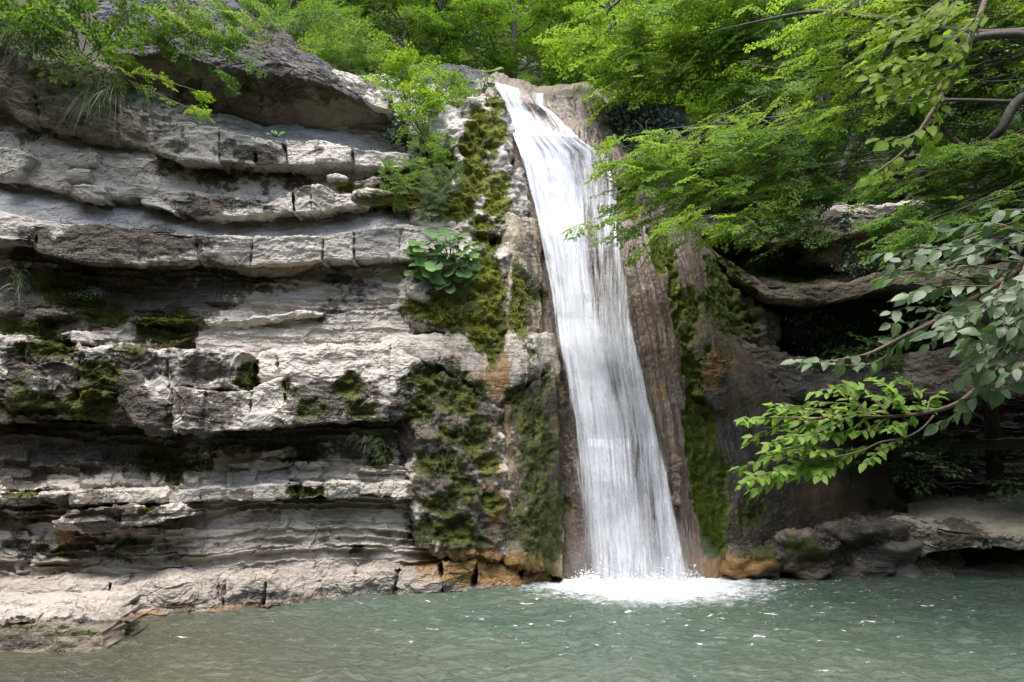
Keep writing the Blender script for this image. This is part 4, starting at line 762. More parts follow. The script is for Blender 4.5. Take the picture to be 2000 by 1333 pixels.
def sprays_mesh(rng, anchors, dirs, scale, tpl=LF2, spr=SPR, roll=.35, tint0=.5, tintv=.3, tint=None):
    """leaf mesh from flat twigs set at anchors and pointing along dirs"""
    k = rng.integers(0, len(spr), len(anchors)); Vs, Fs, Ts, off = [], [], [], 0
    up = np.tile(V(0, 0, 1), (len(anchors), 1)) + rng.normal(0, roll, (len(anchors), 3))
    M = frame(dirs, up); ct = np.clip(tint0 + tintv * rng.normal(0, 1, len(anchors)), 0, 1) if tint is None else tint
    for j in range(len(spr)):
        s = np.where(k == j)[0]
        if not len(s): continue
        ps, rt, sz, _ = spr[j]; n = len(ps)
        pos = anchors[s][:, None] + np.einsum('sij,nj->sni', M[s] * scale[s][:, None, None], ps)
        rot = np.einsum('sij,njk->snik', M[s], rt)
        size = (scale[s][:, None] * sz[None]).ravel()
        tn = np.clip(np.repeat(ct[s], n) + rng.normal(0, .16, len(s) * n), 0, 1)
        v, f, t = place_leaves(tpl, pos.reshape(-1, 3), rot.reshape(-1, 3, 3), size, tn)
        Vs.append(v); Fs.append(f + off); Ts.append(t); off += len(v)
    return np.concatenate(Vs), np.concatenate(Fs), np.concatenate(Ts)
def tube(pts, r0, r1, k=6):
    pts = np.array(pts, float); n = len(pts); d = np.gradient(pts, axis=0); d /= np.maximum(np.linalg.norm(d, axis=1, keepdims=True), 1e-6)
    a = np.cross(d, V(.3, .9, .2)); a /= np.maximum(np.linalg.norm(a, axis=1, keepdims=True), 1e-6); b = np.cross(d, a)
    th = np.linspace(0, 2 * math.pi, k, endpoint=False); r = np.linspace(r0, r1, n) if np.isscalar(r0) else r0
    R_ = pts[:, None] + (np.cos(th)[None, :, None] * a[:, None] + np.sin(th)[None, :, None] * b[:, None]) * np.asarray(r)[:, None, None]
    i = np.arange(n * k).reshape(n, k); j = np.roll(i, -1, 1)
    return R_.reshape(-1, 3), np.stack([i[:-1], j[:-1], j[1:], i[1:]], -1).reshape(-1, 4)
class Acc:
    def __init__(s): s.v, s.f, s.n = [], [], 0
    def add(s, vf): s.v.append(vf[0]); s.f.append(vf[1] + s.n); s.n += len(vf[0]); return s
    def mesh(s, name, mat, loc=(0, 0, 0), smooth=True): return make_mesh(name, np.concatenate(s.v) - np.array(loc), np.concatenate(s.f), mat, smooth)
def bend(a, b, rng, n=8, sag=.0, wob=.06):
    t = np.linspace(0, 1, n)[:, None]; p = np.array(a) * (1 - t) + np.array(b) * t; Ln = np.linalg.norm(np.array(b) - np.array(a))
    w = rng.normal(0, wob * Ln, (n, 3)) * np.sin(np.pi * t); w = (w + np.roll(w, 1, 0)) / 2; w[0] = w[-1] = 0
    p = p + w; p[:, 2] -= sag * Ln * 4 * (t * (1 - t))[:, 0]
    return p
def smooth_path(pts, n=24):
    p = np.array(pts, float); m = len(p); x = np.linspace(0, m - 1, n); i = np.minimum(x.astype(int), m - 2); f = (x - i)[:, None]
    g = lambda k: p[np.clip(k, 0, m - 1)]
    p0, p1, p2, p3 = g(i - 1), g(i), g(i + 1), g(i + 2)
    return .5 * (2 * p1 + (p2 - p0) * f + (2 * p0 - 5 * p1 + 4 * p2 - p3) * f ** 2 + (3 * p1 - p0 - 3 * p2 + p3) * f ** 3)

# ------------------------------------------------------------------ forest trees: six kinds, each a trunk, limbs and a crown
def tree_kind(seed, H, Rc, lobes, per, leaf=1.0, low=.25):
    rng = np.random.default_rng(seed)
    tr = Acc(); path = smooth_path([(0, 0, -.6), (rng.normal(0, .12), rng.normal(0, .12), H * .3), (rng.normal(0, .25), rng.normal(0, .25), H * .6), (rng.normal(0, .3), rng.normal(0, .3), H * .95)], 16)
    tr.add(tube(path, .045 + .014 * H, .02, 8)); lb = Acc(); An, Di, Ti = [], [], []
    for q in range(lobes):
        z = H * (low + (1 - low) * ((q + .5) / lobes)) ; pr = math.sin(math.pi * min(1, .18 + .82 * (z / H - low) / (1 - low) * .95)) ** .7
        a = q * 2.4 + rng.normal(0, .3); r = Rc * pr * rng.uniform(.45, .95); c = V(math.cos(a) * r, math.sin(a) * r, z + rng.normal(0, .2))
        st = path[np.argmin(np.abs(path[:, 2] - max(.4, z - .45 * r)))]
        lb.add(tube(bend(st, c, rng, 8, -.06), .035, .008, 5))
        R_ = rng.uniform(.55, 1.0) * Rc * .42
        n = per; d = rng.normal(0, 1, (n, 3)); d /= np.linalg.norm(d, axis=1, keepdims=True); d[:, 2] = np.abs(d[:, 2]) * .9 - .25
        p = c + d * R_ * V(1, 1, .62) * (rng.random((n, 1)) ** .4); An.append(p)
        o = p - V(path[8][0], path[8][1], 0); o[:, 2] = 0; o /= np.maximum(np.linalg.norm(o, axis=1, keepdims=True), .05)
        Di.append(o + rng.normal(0, .45, (n, 3)) * V(1, 1, .35) + V(0, 0, -.12)); Ti.append(np.clip(rng.normal(.5, .22) + rng.normal(0, .12, n), 0, 1))
    An, Di, Ti = map(np.concatenate, (An, Di, Ti))
    v, f, t = sprays_mesh(rng, An, Di, leaf * rng.uniform(.8, 1.25, len(An)), LF2, SPR, .3, tint=Ti)
    return tr.mesh('trunk', M_BARK), lb.mesh('limbs', M_BARK), (v, f, t)
KINDS = []
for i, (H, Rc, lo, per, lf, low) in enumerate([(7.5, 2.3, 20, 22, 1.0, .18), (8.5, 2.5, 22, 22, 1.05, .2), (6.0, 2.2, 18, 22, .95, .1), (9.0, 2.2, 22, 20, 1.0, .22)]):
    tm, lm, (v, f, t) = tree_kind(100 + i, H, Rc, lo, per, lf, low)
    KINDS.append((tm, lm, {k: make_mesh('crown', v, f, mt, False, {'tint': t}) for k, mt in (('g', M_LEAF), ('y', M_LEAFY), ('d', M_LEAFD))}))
def plant_tree(kind, col, x, y, sc, rz, label, group=None, dz=0, name='forest_tree'):
    tm, lm, cr = KINDS[kind]
    r = empty(name, (x, y, float(terrain_z(np.array(x), np.array(y))) - .2 + dz)); r.rotation_euler = (0, 0, rz); r.scale = (sc, sc, sc); tag(r, label, 'tree', group)
    mobj('trunk', tm, r); mobj('limbs', lm, r); mobj('crown', cr[col], r); return r
GF = 'trees on the slope behind the falls'
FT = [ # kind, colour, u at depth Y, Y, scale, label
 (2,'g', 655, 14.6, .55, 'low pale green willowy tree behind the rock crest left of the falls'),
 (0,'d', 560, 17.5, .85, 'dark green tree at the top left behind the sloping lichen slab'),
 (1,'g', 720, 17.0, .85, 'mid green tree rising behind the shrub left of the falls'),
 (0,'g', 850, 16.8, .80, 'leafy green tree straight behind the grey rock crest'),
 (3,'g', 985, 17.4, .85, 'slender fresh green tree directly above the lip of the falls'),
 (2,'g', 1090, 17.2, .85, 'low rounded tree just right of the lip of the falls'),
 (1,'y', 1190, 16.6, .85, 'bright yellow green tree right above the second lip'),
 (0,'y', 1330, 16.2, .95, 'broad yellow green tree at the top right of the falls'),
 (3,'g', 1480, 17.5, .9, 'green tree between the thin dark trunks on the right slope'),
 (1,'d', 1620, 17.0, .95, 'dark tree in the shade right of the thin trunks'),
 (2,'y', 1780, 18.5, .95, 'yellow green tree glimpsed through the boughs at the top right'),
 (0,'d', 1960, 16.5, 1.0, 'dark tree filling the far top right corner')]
FT += [(2,'g', 900, 14.9, .45, 'low bush of fresh leaves behind the left end of the lip'), (2,'g', 1000, 15.0, .42, 'low leafy bush straight behind the lip of the falls'), (0,'g', 1120, 15.2, .45, 'low bush behind the second lip of the falls'),
 (2,'y', 1260, 14.9, .50, 'low yellow green bush above the ivy covered rim'), (2,'d', 1400, 15.0, .55, 'dark low bush right of the ivy covered rim'), (3,'g', 770, 15.6, .55, 'slim young tree behind the shrub on the cliff top')]
rr_ = random.Random(8)
for (k, c_, u, Y, sc, lab) in FT:
    x = float(at(u, 100, Y)[0]); plant_tree(k, c_, x, Y, sc, rr_.uniform(0, 6.28), lab)
def _tl(c, row, x): return ('yellow green' if c == 'y' else 'green') + ' tree ' + ('just behind the front trees', 'halfway up the wooded slope', 'high on the wooded slope', 'near the top of the wooded slope')[row] + (' at the far left', ' left of the falls', ' above the falls', ' right of the falls', ' at the far right')[int(np.clip((x + 12.5) // 5, 0, 4))]
for row, (Y, n, dx) in enumerate(((21, 9, 3.2), (26, 9, 4.0), (32, 9, 5.0), (40, 10, 6.0))):
    for i in range(n):
        x = (i - (n - 1) / 2) * dx + rr_.uniform(-.8, .8)
        cc = 'gyg'[rr_.randrange(3)]; plant_tree(rr_.randrange(4), cc, x, Y + rr_.uniform(-1.2, 1.2), rr_.uniform(.9, 1.15), rr_.uniform(0, 6.28), _tl(cc, row, x), GF)

# ------------------------------------------------------------------ trees on the right bank whose boughs hang over the pool
rng = np.random.default_rng(77)
def boughs(lines, spread, slen, nper, rng, tpl=LF4, spr=SPR, tint0=.5, roll=.3, r=.012):
    """lines: polylines of (u, v, Y); returns wood and leaf mesh data"""
    wood = Acc(); An, Di, Sc, Ti = [], [], [], []
    for ln in lines:
        P = smooth_path([at(*q) for q in ln], 22); P = P + .02 * rng.normal(0, 1, P.shape).cumsum(0) * .3
        wood.add(tube(P, r, r * .3, 5)); d = np.gradient(P, axis=0); d /= np.linalg.norm(d, axis=1, keepdims=True); t0 = rng.normal(tint0, .16)
        for q in range(nper):
            t = rng.uniform(.12, 1.0); i = min(21, int(t * 21)); side = 1 if q % 2 else -1
            a = side * rng.uniform(.25, .95); dd = d[i]; h = np.cross(V(0, 0, 1), dd)
            An.append(P[i] + rng.normal(0, spread, 3) * V(1, 1, .45)); Di.append(dd * math.cos(a) + h * math.sin(a) + V(0, 0, rng.normal(-.12, .12))); Sc.append(slen * rng.uniform(.75, 1.2)); Ti.append(np.clip(rng.normal(t0, .12), 0, 1))
        An.append(P[-1]); Di.append(d[-1]); Sc.append(slen); Ti.append(t0)
    v, f, t = sprays_mesh(rng, np.array(An), np.array(Di), np.array(Sc), tpl, spr, roll, tint=np.clip(np.array(Ti), 0, 1))
    return wood, (v, f, t)
def rand_lines(rng, n, start, tip, Ys, Yt, bow=10):
    """boughs running from a start box to a tip box, both (u0, v0, u1, v1)"""
    out = []
    for _ in range(n):
        s = (rng.uniform(start[0], start[2]), rng.uniform(start[1], start[3])); e = (rng.uniform(tip[0], tip[2]), rng.uniform(tip[1], tip[3]))
        y0, y1 = rng.uniform(*Ys), rng.uniform(*Yt); m = ((s[0] + e[0]) / 2, (s[1] + e[1]) / 2 - rng.uniform(0, bow))
        out.append([(s[0], s[1], y0), (m[0], m[1], (y0 + y1) / 2), (e[0], e[1], y1)])
    return out
def bank_tree(name, label, trunk, thick, groups, mat_list):
    base = at(*trunk[0]); r = empty(name, tuple(base)); tag(r, label, 'tree')
    if thick:
        P = smooth_path([at(*q) for q in trunk], 26); v, f = tube(P, thick, thick * .45, 9); mobj('trunk', make_mesh('trunk', v - base, f, M_BARK), r)
    for (lines, spread, sl, nper, kw), mt in zip(groups, mat_list):
        w, (v, f, t) = boughs(lines, spread, sl, nper, rng, **kw)
        mobj('boughs', w.mesh('boughs', M_BARK, base), r); mobj('foliage', make_mesh('foliage', v - base, f, mt, False, {'tint': t}), r)
    return r
RL = lambda *a, **k: rand_lines(rng, *a, **k)
# hornbeam whose sprays hang in front of the cone
bank_tree('hornbeam_tree', 'leaning tree with a bent trunk on the right ledge, light sprays beside the falls', [(1640,345,12.6),(1668,270,12.5),(1682,200,12.4),(1690,120,12.2),(1720,0,12),(1740,-120,11.8)], .075, [
    (RL(13,(1480,180,1620,300),(1190,270,1330,345),(11.3,12.2),(9.6,10.6)) + RL(12,(1480,260,1620,360),(1200,360,1330,455),(11.0,12.0),(9.3,10.4)) + RL(7,(1560,330,1680,400),(1330,420,1450,470),(10.8,11.6),(9.4,10.2)) + [[(1500,300,11.5),(1350,370,10.3),(1160,420,9.5)],[(1480,290,11.5),(1320,330,10.3),(1205,318,9.6)],[(1500,350,11),(1380,400,10.2),(1275,478,9.8)]], .05, .62, 16, dict(tint0=.62)),
    (RL(12,(1640,180,1760,300),(1420,260,1560,380),(11.3,12.2),(9.8,11.0)) + RL(8,(1640,300,1740,380),(1480,380,1600,470),(10.8,11.8),(9.8,10.6)), .06, .66, 16, dict(tint0=.4))], [M_LEAFY, M_LEAF])
bank_tree('hornbeam_tree', 'thin dark trunked tree with bright yellow green boughs reaching over the lip', [(1610,260,14.6),(1596,180,14.5),(1588,80,14.4),(1578,-40,14.3),(1570,-200,14.2)], .10, [
    (RL(16,(1480,-60,1600,120),(1110,0,1260,150),(13.5,14.4),(12.6,13.6)) + RL(14,(1480,40,1600,180),(1160,110,1320,210),(13.2,14.2),(12.2,13.3)) + RL(12,(1500,-150,1650,0),(1200,-80,1420,40),(13,14.2),(11.8,13)), .09, .8, 18, dict(tint0=.62, tpl=LF2)),
    (RL(14,(1560,-60,1700,160),(1400,20,1540,190),(12.8,14),(12,13.2)), .1, .8, 18, dict(tint0=.45, tpl=LF2))], [M_LEAFY, M_LEAF])
bank_tree('beech_tree', 'big tree whose thick dark boughs reach in across the top right', [(2300,520,9.5),(2240,260,9.3),(2160,140,9.2),(2080,85,9.0)], .20, [
    (RL(14,(1900,-40,2150,160),(1560,-20,1760,120),(8.6,9.6),(8.2,9.8)) + RL(14,(1900,60,2150,260),(1640,120,1820,260),(8.2,9.2),(8,9.6)) + RL(10,(1980,-200,2200,0),(1650,-120,1850,0),(8,9),(7.4,9)), .12, .62, 13, dict(tint0=.35)),
    (RL(16,(1880,-80,2100,60),(1500,0,1760,140),(8.2,9.0),(7.2,8.2)) + RL(10,(1900,60,2100,180),(1560,130,1800,230),(8,8.8),(7.4,8.2)) + RL(22,(1700,-150,2100,60),(1480,-40,1960,200),(10.5,12),(9.6,11.4)), .10, .55, 15, dict(tint0=.7)),
    (RL(16,(1960,230,2150,330),(1700,340,1820,450),(7.6,8.4),(6.9,7.6)) + RL(14,(2020,300,2200,430),(1690,420,1860,480),(7.4,8.2),(6.6,7.4)) + RL(8,(2000,230,2150,300),(1800,290,1900,340),(7.6,8.4),(7,7.6)), .04, .42, 16, dict(tint0=.5))], [M_LEAFD, M_LEAFY, M_LEAF])
bt = [o for o in COL.objects if o.name.startswith('beech_tree')][0]
def bare(parent, pts, r0, r1, nm='bough'):
    P = smooth_path([at(*q) for q in pts], 30); b = np.array(parent.location); v, f = tube(P, r0, r1, 8); mobj(nm, make_mesh(nm, v - b, f, M_BARK), parent)
bare(bt, [(2080,85,7.90),(1990,68,7.20),(1890,74,7.20),(1800,80,7.90),(1745,82,7.40),(1700,110,7.60),(1650,130,7.80),(1560,140,7.90),(1440,120,8.40)], .05, .004)
bare(bt, [(1745,82,7.40),(1720,130,7.50),(1690,165,7.60),(1655,195,7.80),(1620,220,7.70)], .03, .004)
bare(bt, [(2060,60,7.50),(1900,66,7.70),(1760,44,7.70),(1640,25,8.00),(1570,25,8.20),(1490,40,8.50),(1390,62,8.80)], .055, .004)
bare(bt, [(2200,210,7.50),(1990,200,7.90),(1880,196,7.40),(1780,197,7.50),(1700,210,7.70),(1620,222,7.60)], .03, .004)
bare(bt, [(2160,140,7.50),(2000,190,7.70),(1950,260,7.80),(1890,290,8.20),(1830,240,8.60),(1790,200,8.80)], .06, .02)
# trees of the right bank outside and behind the frame's edge keep the cave in shade
GR = 'trees crowding the right bank'
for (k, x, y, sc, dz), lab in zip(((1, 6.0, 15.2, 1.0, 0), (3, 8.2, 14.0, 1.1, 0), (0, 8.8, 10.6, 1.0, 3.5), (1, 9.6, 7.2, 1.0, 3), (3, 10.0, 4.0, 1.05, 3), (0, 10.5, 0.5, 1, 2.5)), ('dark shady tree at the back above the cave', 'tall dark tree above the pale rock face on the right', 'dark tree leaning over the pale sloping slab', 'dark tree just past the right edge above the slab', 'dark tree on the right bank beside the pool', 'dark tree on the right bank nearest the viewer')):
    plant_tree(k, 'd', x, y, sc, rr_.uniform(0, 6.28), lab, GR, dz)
GL = 'unseen trees added to block light from behind the view'  # out of view, added to keep low sky light off the undersides
for (k, x, y, sc, dz) in ((0, -10.5, 3.0, 1.0, 2.5), (1, -11, -1.5, 1.1, 3), (3, -7, -7.5, 1.1, 3), (0, -2, -8.5, 1.1, 3), (1, 3.5, -8.0, 1.0, 3), (3, 8.5, -6, 1.1, 3)):
    plant_tree(k, 'g', x, y, sc, rr_.uniform(0, 6.28), 'unseen green tree added on the near bank to block low sky light', GL, dz)
# ------------------------------------------------------------------ near branches with leaves one can count
BIGL = [big_leaf(.27, .012, .14), big_leaf(.30, .012, .05), big_leaf(.25, .012, .22)]
RNDL = [big_leaf(.38, .008, .10), big_leaf(.42, .008, .18)]
def lmeshes(tpls, mat, sizes=(1.0,)):
    return [make_mesh('leaf', v, f, mat, True, {'tint': np.full(len(v), tt)}, v[:, :2]) for (v, f) in tpls for tt in (.1, .45, .8)]
def veined(name, lo, hi, tf, rough, spec, freq=46):
    m = leaf_mat(name, lo, hi, (1.6, 1.7, .9), tf, rough, spec); nt_ = m.node_tree; pb = [x for x in nt_.nodes if x.type == 'BSDF_PRINCIPLED'][0]
    sx = N(m, 'ShaderNodeSeparateXYZ'); L(m, N(m, 'ShaderNodeAttribute', attribute_name='run').outputs['Vector'], sx.inputs[0]); ay = math_(m, 'ABSOLUTE', sx.outputs[1])
    w_ = math_(m, 'SINE', math_(m, 'MULTIPLY', math_(m, 'SUBTRACT', sx.outputs[0], math_(m, 'MULTIPLY', ay, .8)), freq))
    rib = math_(m, 'ADD', math_(m, 'MULTIPLY', w_, .5), math_(m, 'MULTIPLY', ramp_(m, ay, .03, .0), -2.0))
    bp = N(m, 'ShaderNodeBump'); bp.inputs['Distance'].default_value = .003; bp.inputs['Strength'].default_value = .22; L(m, rib, bp.inputs['Height']); L(m, bp.outputs[0], pb.inputs['Normal'])
    co = N(m, 'ShaderNodeTexCoord').outputs['Object']; src = pb.inputs['Base Color'].links[0].from_socket
    c = mix_(m, math_(m, 'MULTIPLY', ramp_(m, noise_(m, co, 5, 4, .6), .5, .7), .35), src, (hi[0] * 1.5, hi[1] * 1.2, hi[2])); c = mix_(m, math_(m, 'MULTIPLY', ramp_(m, ay, .035, .0), .5), c, (hi[0] * 1.8, hi[1] * 1.5, hi[2] * 1.5)); L(m, c, pb.inputs['Base Color'])
    return m
M_HAZEL = veined('hazel_leaf', (0.045, 0.088, 0.034), (0.092, 0.148, 0.060), .32, .38, .5)
M_NEAR = veined('hornbeam_leaf', (0.115, 0.215, 0.032), (0.205, 0.315, 0.060), .5, .5, .3)
M_LIMEL = veined('young_beech_leaf', (0.110, 0.200, 0.018), (0.200, 0.290, 0.030), .55, .55, .2)
def crinkle(t, seed):
    v, f = t; v = v.copy(); g_ = np.random.default_rng(seed); v[:, 2] += .05 * np.sin(v[:, 0] * 7 + g_.uniform(0, 6)) * np.abs(v[:, 1]) * 3 + g_.normal(0, .012, len(v)); v[:, 1] *= 1 + .1 * g_.normal(); v[:, 2] -= g_.uniform(-.05, .22) * v[:, 0] ** 2
    return v, f
LM = dict(f1=lmeshes([crinkle(b_, i) for i, b_ in enumerate(BIGL * 2)], M_NEAR), f2=lmeshes([crinkle(b_, 9 + i) for i, b_ in enumerate([big_leaf(.33, .02, .12), big_leaf(.36, .02, .05), big_leaf(.30, .02, .2), big_leaf(.38, .02, .15)])], M_HAZEL), f3=lmeshes([crinkle(b_, 19 + i) for i, b_ in enumerate([RNDL[0], BIGL[1], big_leaf(.34, .008, .1)])], M_LIMEL))
from mathutils import Matrix
def near_branch(name, label, stems, twigs, meshes, size, stepx, up, rng, ang=(.5, 1.0), parent_cat='branch', hang=-.15, nmax=295, upn=.35):
    base = at(*stems[0][0]); r = empty(name, tuple(base)); tag(r, label, parent_cat)
    w = Acc()
    for s in stems:
        P = smooth_path([at(*q) for q in s], 48); ln_ = np.concatenate([[0], np.linalg.norm(np.diff(P, axis=0), axis=1).cumsum()])[::-1]; w.add(tube(P - base, np.linspace(.0035 + .0024 * ln_.max(), .0035, 48), 0, 6))
    mobj('stem', w.mesh('stem', M_TWIG), r)
    tw = Acc(); L_ = []
    for t in twigs:
        P = smooth_path([at(*q) for q in t], 16); tw.add(tube(P - base, .0045, .0015, 4))
        ln = np.linalg.norm(np.diff(P, axis=0), axis=1); cs = np.concatenate([[0], ln.cumsum()]); n = max(2, int(cs[-1] / stepx)); side = 1
        d = np.gradient(P, axis=0); d /= np.linalg.norm(d, axis=1, keepdims=True)
        for i in range(n + 1):
            s_ = cs[-1] * (i + .6) / (n + .6); s_ = min(s_, cs[-1]); p = np.array([np.interp(s_, cs, P[:, k]) for k in range(3)]); dd = d[min(15, int(s_ / cs[-1] * 15))]
            a = 0 if i == n else side * rng.uniform(*ang); side = -side
            u_ = np.array(up) + rng.normal(0, upn, 3); h = np.cross(u_, dd); h /= np.linalg.norm(h)
            L_.append((p, dd * math.cos(a) + h * math.sin(a) + V(0, 0, hang + rng.normal(0, .15)), u_, size * rng.uniform(.5, 1.18)))
    mobj('twigs', tw.mesh('twigs', M_TWIG), r)
    L_ = [L_[q] for q in rng.permutation(len(L_))]
    if len(L_) > nmax:
        v, f, t = place_leaves(BIGL[0], np.array([q[0] - base for q in L_[nmax:]]), frame(np.array([q[1] for q in L_[nmax:]]), np.array([q[2] for q in L_[nmax:]])), np.array([q[3] for q in L_[nmax:]]), rng.random(len(L_) - nmax))
        tag(mobj('foliage', make_mesh('foliage', v, f, meshes[0].materials[0], True, {'tint': t}, np.tile(BIGL[0][0][:, :2], (len(L_) - nmax, 1))), r), kind='stuff')
    for (p, dd, u_, sz) in L_[:nmax]:
        o = bpy.data.objects.new('leaf', meshes[rng.integers(len(meshes))]); o.parent = r
        Mx = np.eye(4); Mx[:3, :3] = frame(dd, u_) * sz; Mx[:3, 3] = p - base; o.matrix_local = Matrix(Mx.tolist()); COL.objects.link(o)
    return r
rg = np.random.default_rng(21)
Yb = 4.3
st1 = [(4400,150,4.6),(3300,330,4.2),(2600,480,4.1),(2200,560,4.1),(2080,600,4.1),(1985,690,4.15),(1930,740,4.2),(1870,788,4.25),(1800,808,4.3),(1730,814,4.3),(1650,812,4.3),(1560,822,4.3)]
st2 = [(1824,812,4.28),(1800,838,4.25),(1765,856,4.2),(1720,864,4.2),(1680,882,4.2),(1620,895,4.2),(1560,900,4.2)]
tips = [((1700,813),(1640,770),(1600,772)),((1740,814),(1690,760),(1640,752)),((1770,812),(1740,760),(1700,738)),((1800,808),(1790,770),(1755,735)),((1810,806),(1820,780),(1835,768)),((1640,812),(1560,800),(1500,808)),((1600,817),(1520,815),(1448,822)),((1570,822),(1500,840),(1462,858)),
        ((1660,812),(1600,850),(1540,858)),((1700,813),(1660,840),(1610,850)),((1620,895),(1530,895),(1446,912)),((1600,897),(1520,920),(1448,948)),((1580,899),(1520,940),(1475,962)),((1640,890),(1590,920),(1550,935)),((1665,885),(1630,910),(1600,930)),((1700,872),(1650,880),(1600,880)),((1580,822),(1540,790),(1510,792)),
        ((1740,814),(1710,830),(1680,845)),((1760,858),(1720,880),(1690,905)),((1640,812),(1580,830),(1500,870)),((1620,895),(1570,880),(1500,890)),((1720,813),(1660,790),(1580,785)),((1690,878),(1640,900),(1580,915)),((1780,810),(1760,790),(1720,775)),((1790,808),(1770,830),(1740,838)),((1700,813),(1640,800),(1560,800)),((1660,886),(1600,905),(1520,925)),((1650,812),(1600,835),(1570,880))]
tw1 = [[(a[0], a[1], 4.3), (b[0], b[1], 4.3 + rg.uniform(-.15, .15)), (c[0], c[1], 4.3 + rg.uniform(-.28, .28))] for a, b, c in tips]
near_branch('hanging_branch', 'sunlit light green leafy branch hanging low in front of the dark cave', [st1, st2], tw1 + [[(a[0]+rg.uniform(-8,8), a[1]+rg.uniform(-8,8), a[2]) if i else a for i, a in enumerate(t_)] for t_ in tw1], LM['f1'], .066, .031, (0, -.34, .95), rg, upn=.36)
st = [[(4500,-100,4.4),(3300,120,3.9),(2600,300,3.75),(2250,390,3.7),(2120,430,3.7),(2020,505,3.75),(1940,560,3.8),(1850,615,3.85),(1770,655,3.9),(1700,690,3.95),(1640,705,4.0),(1575,712,4.0)], [(2600,300,3.75),(2350,400,3.65),(2200,490,3.6),(2100,560,3.6),(2000,650,3.7),(1950,720,3.75),(1900,780,3.8),(1860,825,3.85)], [(2600,300,3.75),(2300,360,3.75),(2100,400,3.8),(2000,430,3.9),(1900,460,4),(1800,510,4.1),(1720,550,4.2)]]
tp = [[(1770,655,3.9),(1700,690,3.95),(1570,712,4.0)],[(1940,560,3.8),(1860,560,3.8),(1760,580,3.9)],[(1980,530,3.8),(1880,520,3.8),(1790,540,3.9),(1715,545,4)],[(2010,510,3.75),(1930,480,3.8),(1840,490,3.9),(1730,520,4)],[(2040,480,3.7),(1960,440,3.8),(1890,440,3.9),(1830,460,4)],
      [(1900,585,3.8),(1850,640,3.8),(1810,650,3.8)],[(1960,550,3.75),(1930,600,3.7),(1880,640,3.7),(1830,650,3.75)],[(2000,520,3.7),(1990,590,3.6),(1940,650,3.6),(1880,680,3.6)],[(2040,600,3.6),(1990,660,3.6),(1940,690,3.6),(1880,740,3.65)],[(1990,660,3.7),(1960,700,3.7),(1910,700,3.7)],
      [(1950,720,3.75),(1900,780,3.8),(1850,820,3.85)],[(1930,750,3.75),(1960,760,3.7),(1985,740,3.7)],[(2060,500,3.6),(2010,560,3.5),(1960,600,3.5)],[(2060,440,3.7),(1990,410,3.8),(1930,420,3.9)],[(2080,520,3.6),(2030,590,3.5),(1985,640,3.5)],[(2060,640,3.5),(2010,700,3.5),(1960,740,3.5)],[(1850,615,3.85),(1790,600,3.9),(1740,610,3.9)],[(2000,470,3.8),(1900,500,3.8),(1810,530,3.9)],[(1960,560,3.7),(1900,610,3.7),(1850,625,3.7)],[(2000,620,3.6),(1950,640,3.6),(1900,660,3.6)]]
near_branch('hanging_branch', 'grey green hazel branch with broad pale leaves reaching in from the right edge', st, tp + [[(a[0]+rg.uniform(-25,25), a[1]+rg.uniform(-25,25), a[2]+.1) for a in t_] for t_ in tp], LM['f2'], .084, .038, (-.15, -.62, .8), rg, upn=.5, hang=-.25)
st = [[(3600,-900,6.6),(2700,-560,5.8),(2150,-260,5.3),(1960,-60,5.2),(1910,40,5.1),(1860,150,5.0),(1800,250,5.0),(1760,300,5.0),(1700,345,5.0)], [(2150,-260,5.3),(1980,-60,5.2),(1860,-10,5.1),(1800,30,5.1),(1730,50,5.1)]]
tp = [[(1800,30,5.1),(1760,40,5.1),(1718,52,5.1)],[(1850,-5,5.1),(1800,50,5.0),(1760,62,5)],[(1870,0,5.1),(1840,40,5.0),(1815,45,5)],[(1880,100,5),(1800,120,5),(1715,130,5)],[(1870,130,5),(1790,150,5),(1705,170,5)],[(1865,140,5),(1800,180,5),(1712,186,5)],[(1850,160,5),(1810,200,5),(1770,200,5)],[(1890,80,5),(1850,110,5),(1790,110,5)],
      [(1800,250,5),(1770,270,5),(1735,280,5)],[(1810,240,5),(1810,280,5),(1805,300,5)],[(1830,210,5),(1820,250,5),(1800,262,5)],[(1760,300,5),(1725,330,5),(1692,348,5)],[(1920,20,5),(1880,60,5),(1840,70,5)],[(1900,60,5),(1860,140,5),(1830,200,5)],[(1910,40,5),(1850,90,5),(1760,160,5)]]
near_branch('hanging_branch', 'yellow green branch of rounded leaves dangling at the top right', st, tp + [[(a[0]+rg.uniform(-20,20), a[1]+rg.uniform(-20,20), a[2]+.1) for a in t_] for t_ in tp], LM['f3'], .092, .050, (-.2, -.7, .7), rg, upn=.4, hang=-.25)

# ------------------------------------------------------------------ butterburs: every leaf a part
def butter_leaf(seed):
    r_ = np.random.default_rng(seed); n = 22; th = np.linspace(.22, 2 * math.pi - .22, n); vs = [[0, 0, 0]]; fs = []
    for ring, rad in ((1, .5), (2, 1.0)):
        for i, a in enumerate(th):
            q = rad * (1 + (.06 * math.sin(i * 2.1) + r_.normal(0, .035)) * (ring == 2)) * (1 - .12 * math.cos(a))
            vs.append([q * math.cos(a + math.pi), q * math.sin(a + math.pi), .16 * rad * rad + .05 * ring * math.sin(3.3 * a + seed) * (ring == 2)])
    for i in range(n - 1):
        fs.append([0, 1 + i, 2 + i, 2 + i]); fs.append([1 + i, 1 + n + i, 2 + n + i, 2 + i])
    v = np.array(vs); t3 = np.array([[f[0], f[1], f[2]] for f in fs[::2]]); q4 = np.array(fs[1::2])
    return v, [t3, q4]
BLM = []
for s_ in range(3):
    v, f = butter_leaf(s_)
    for tt in (.2, .5, .85): BLM.append(make_mesh('leaf', v, f, M_BUTT, True, {'tint': np.full(len(v), tt)}))
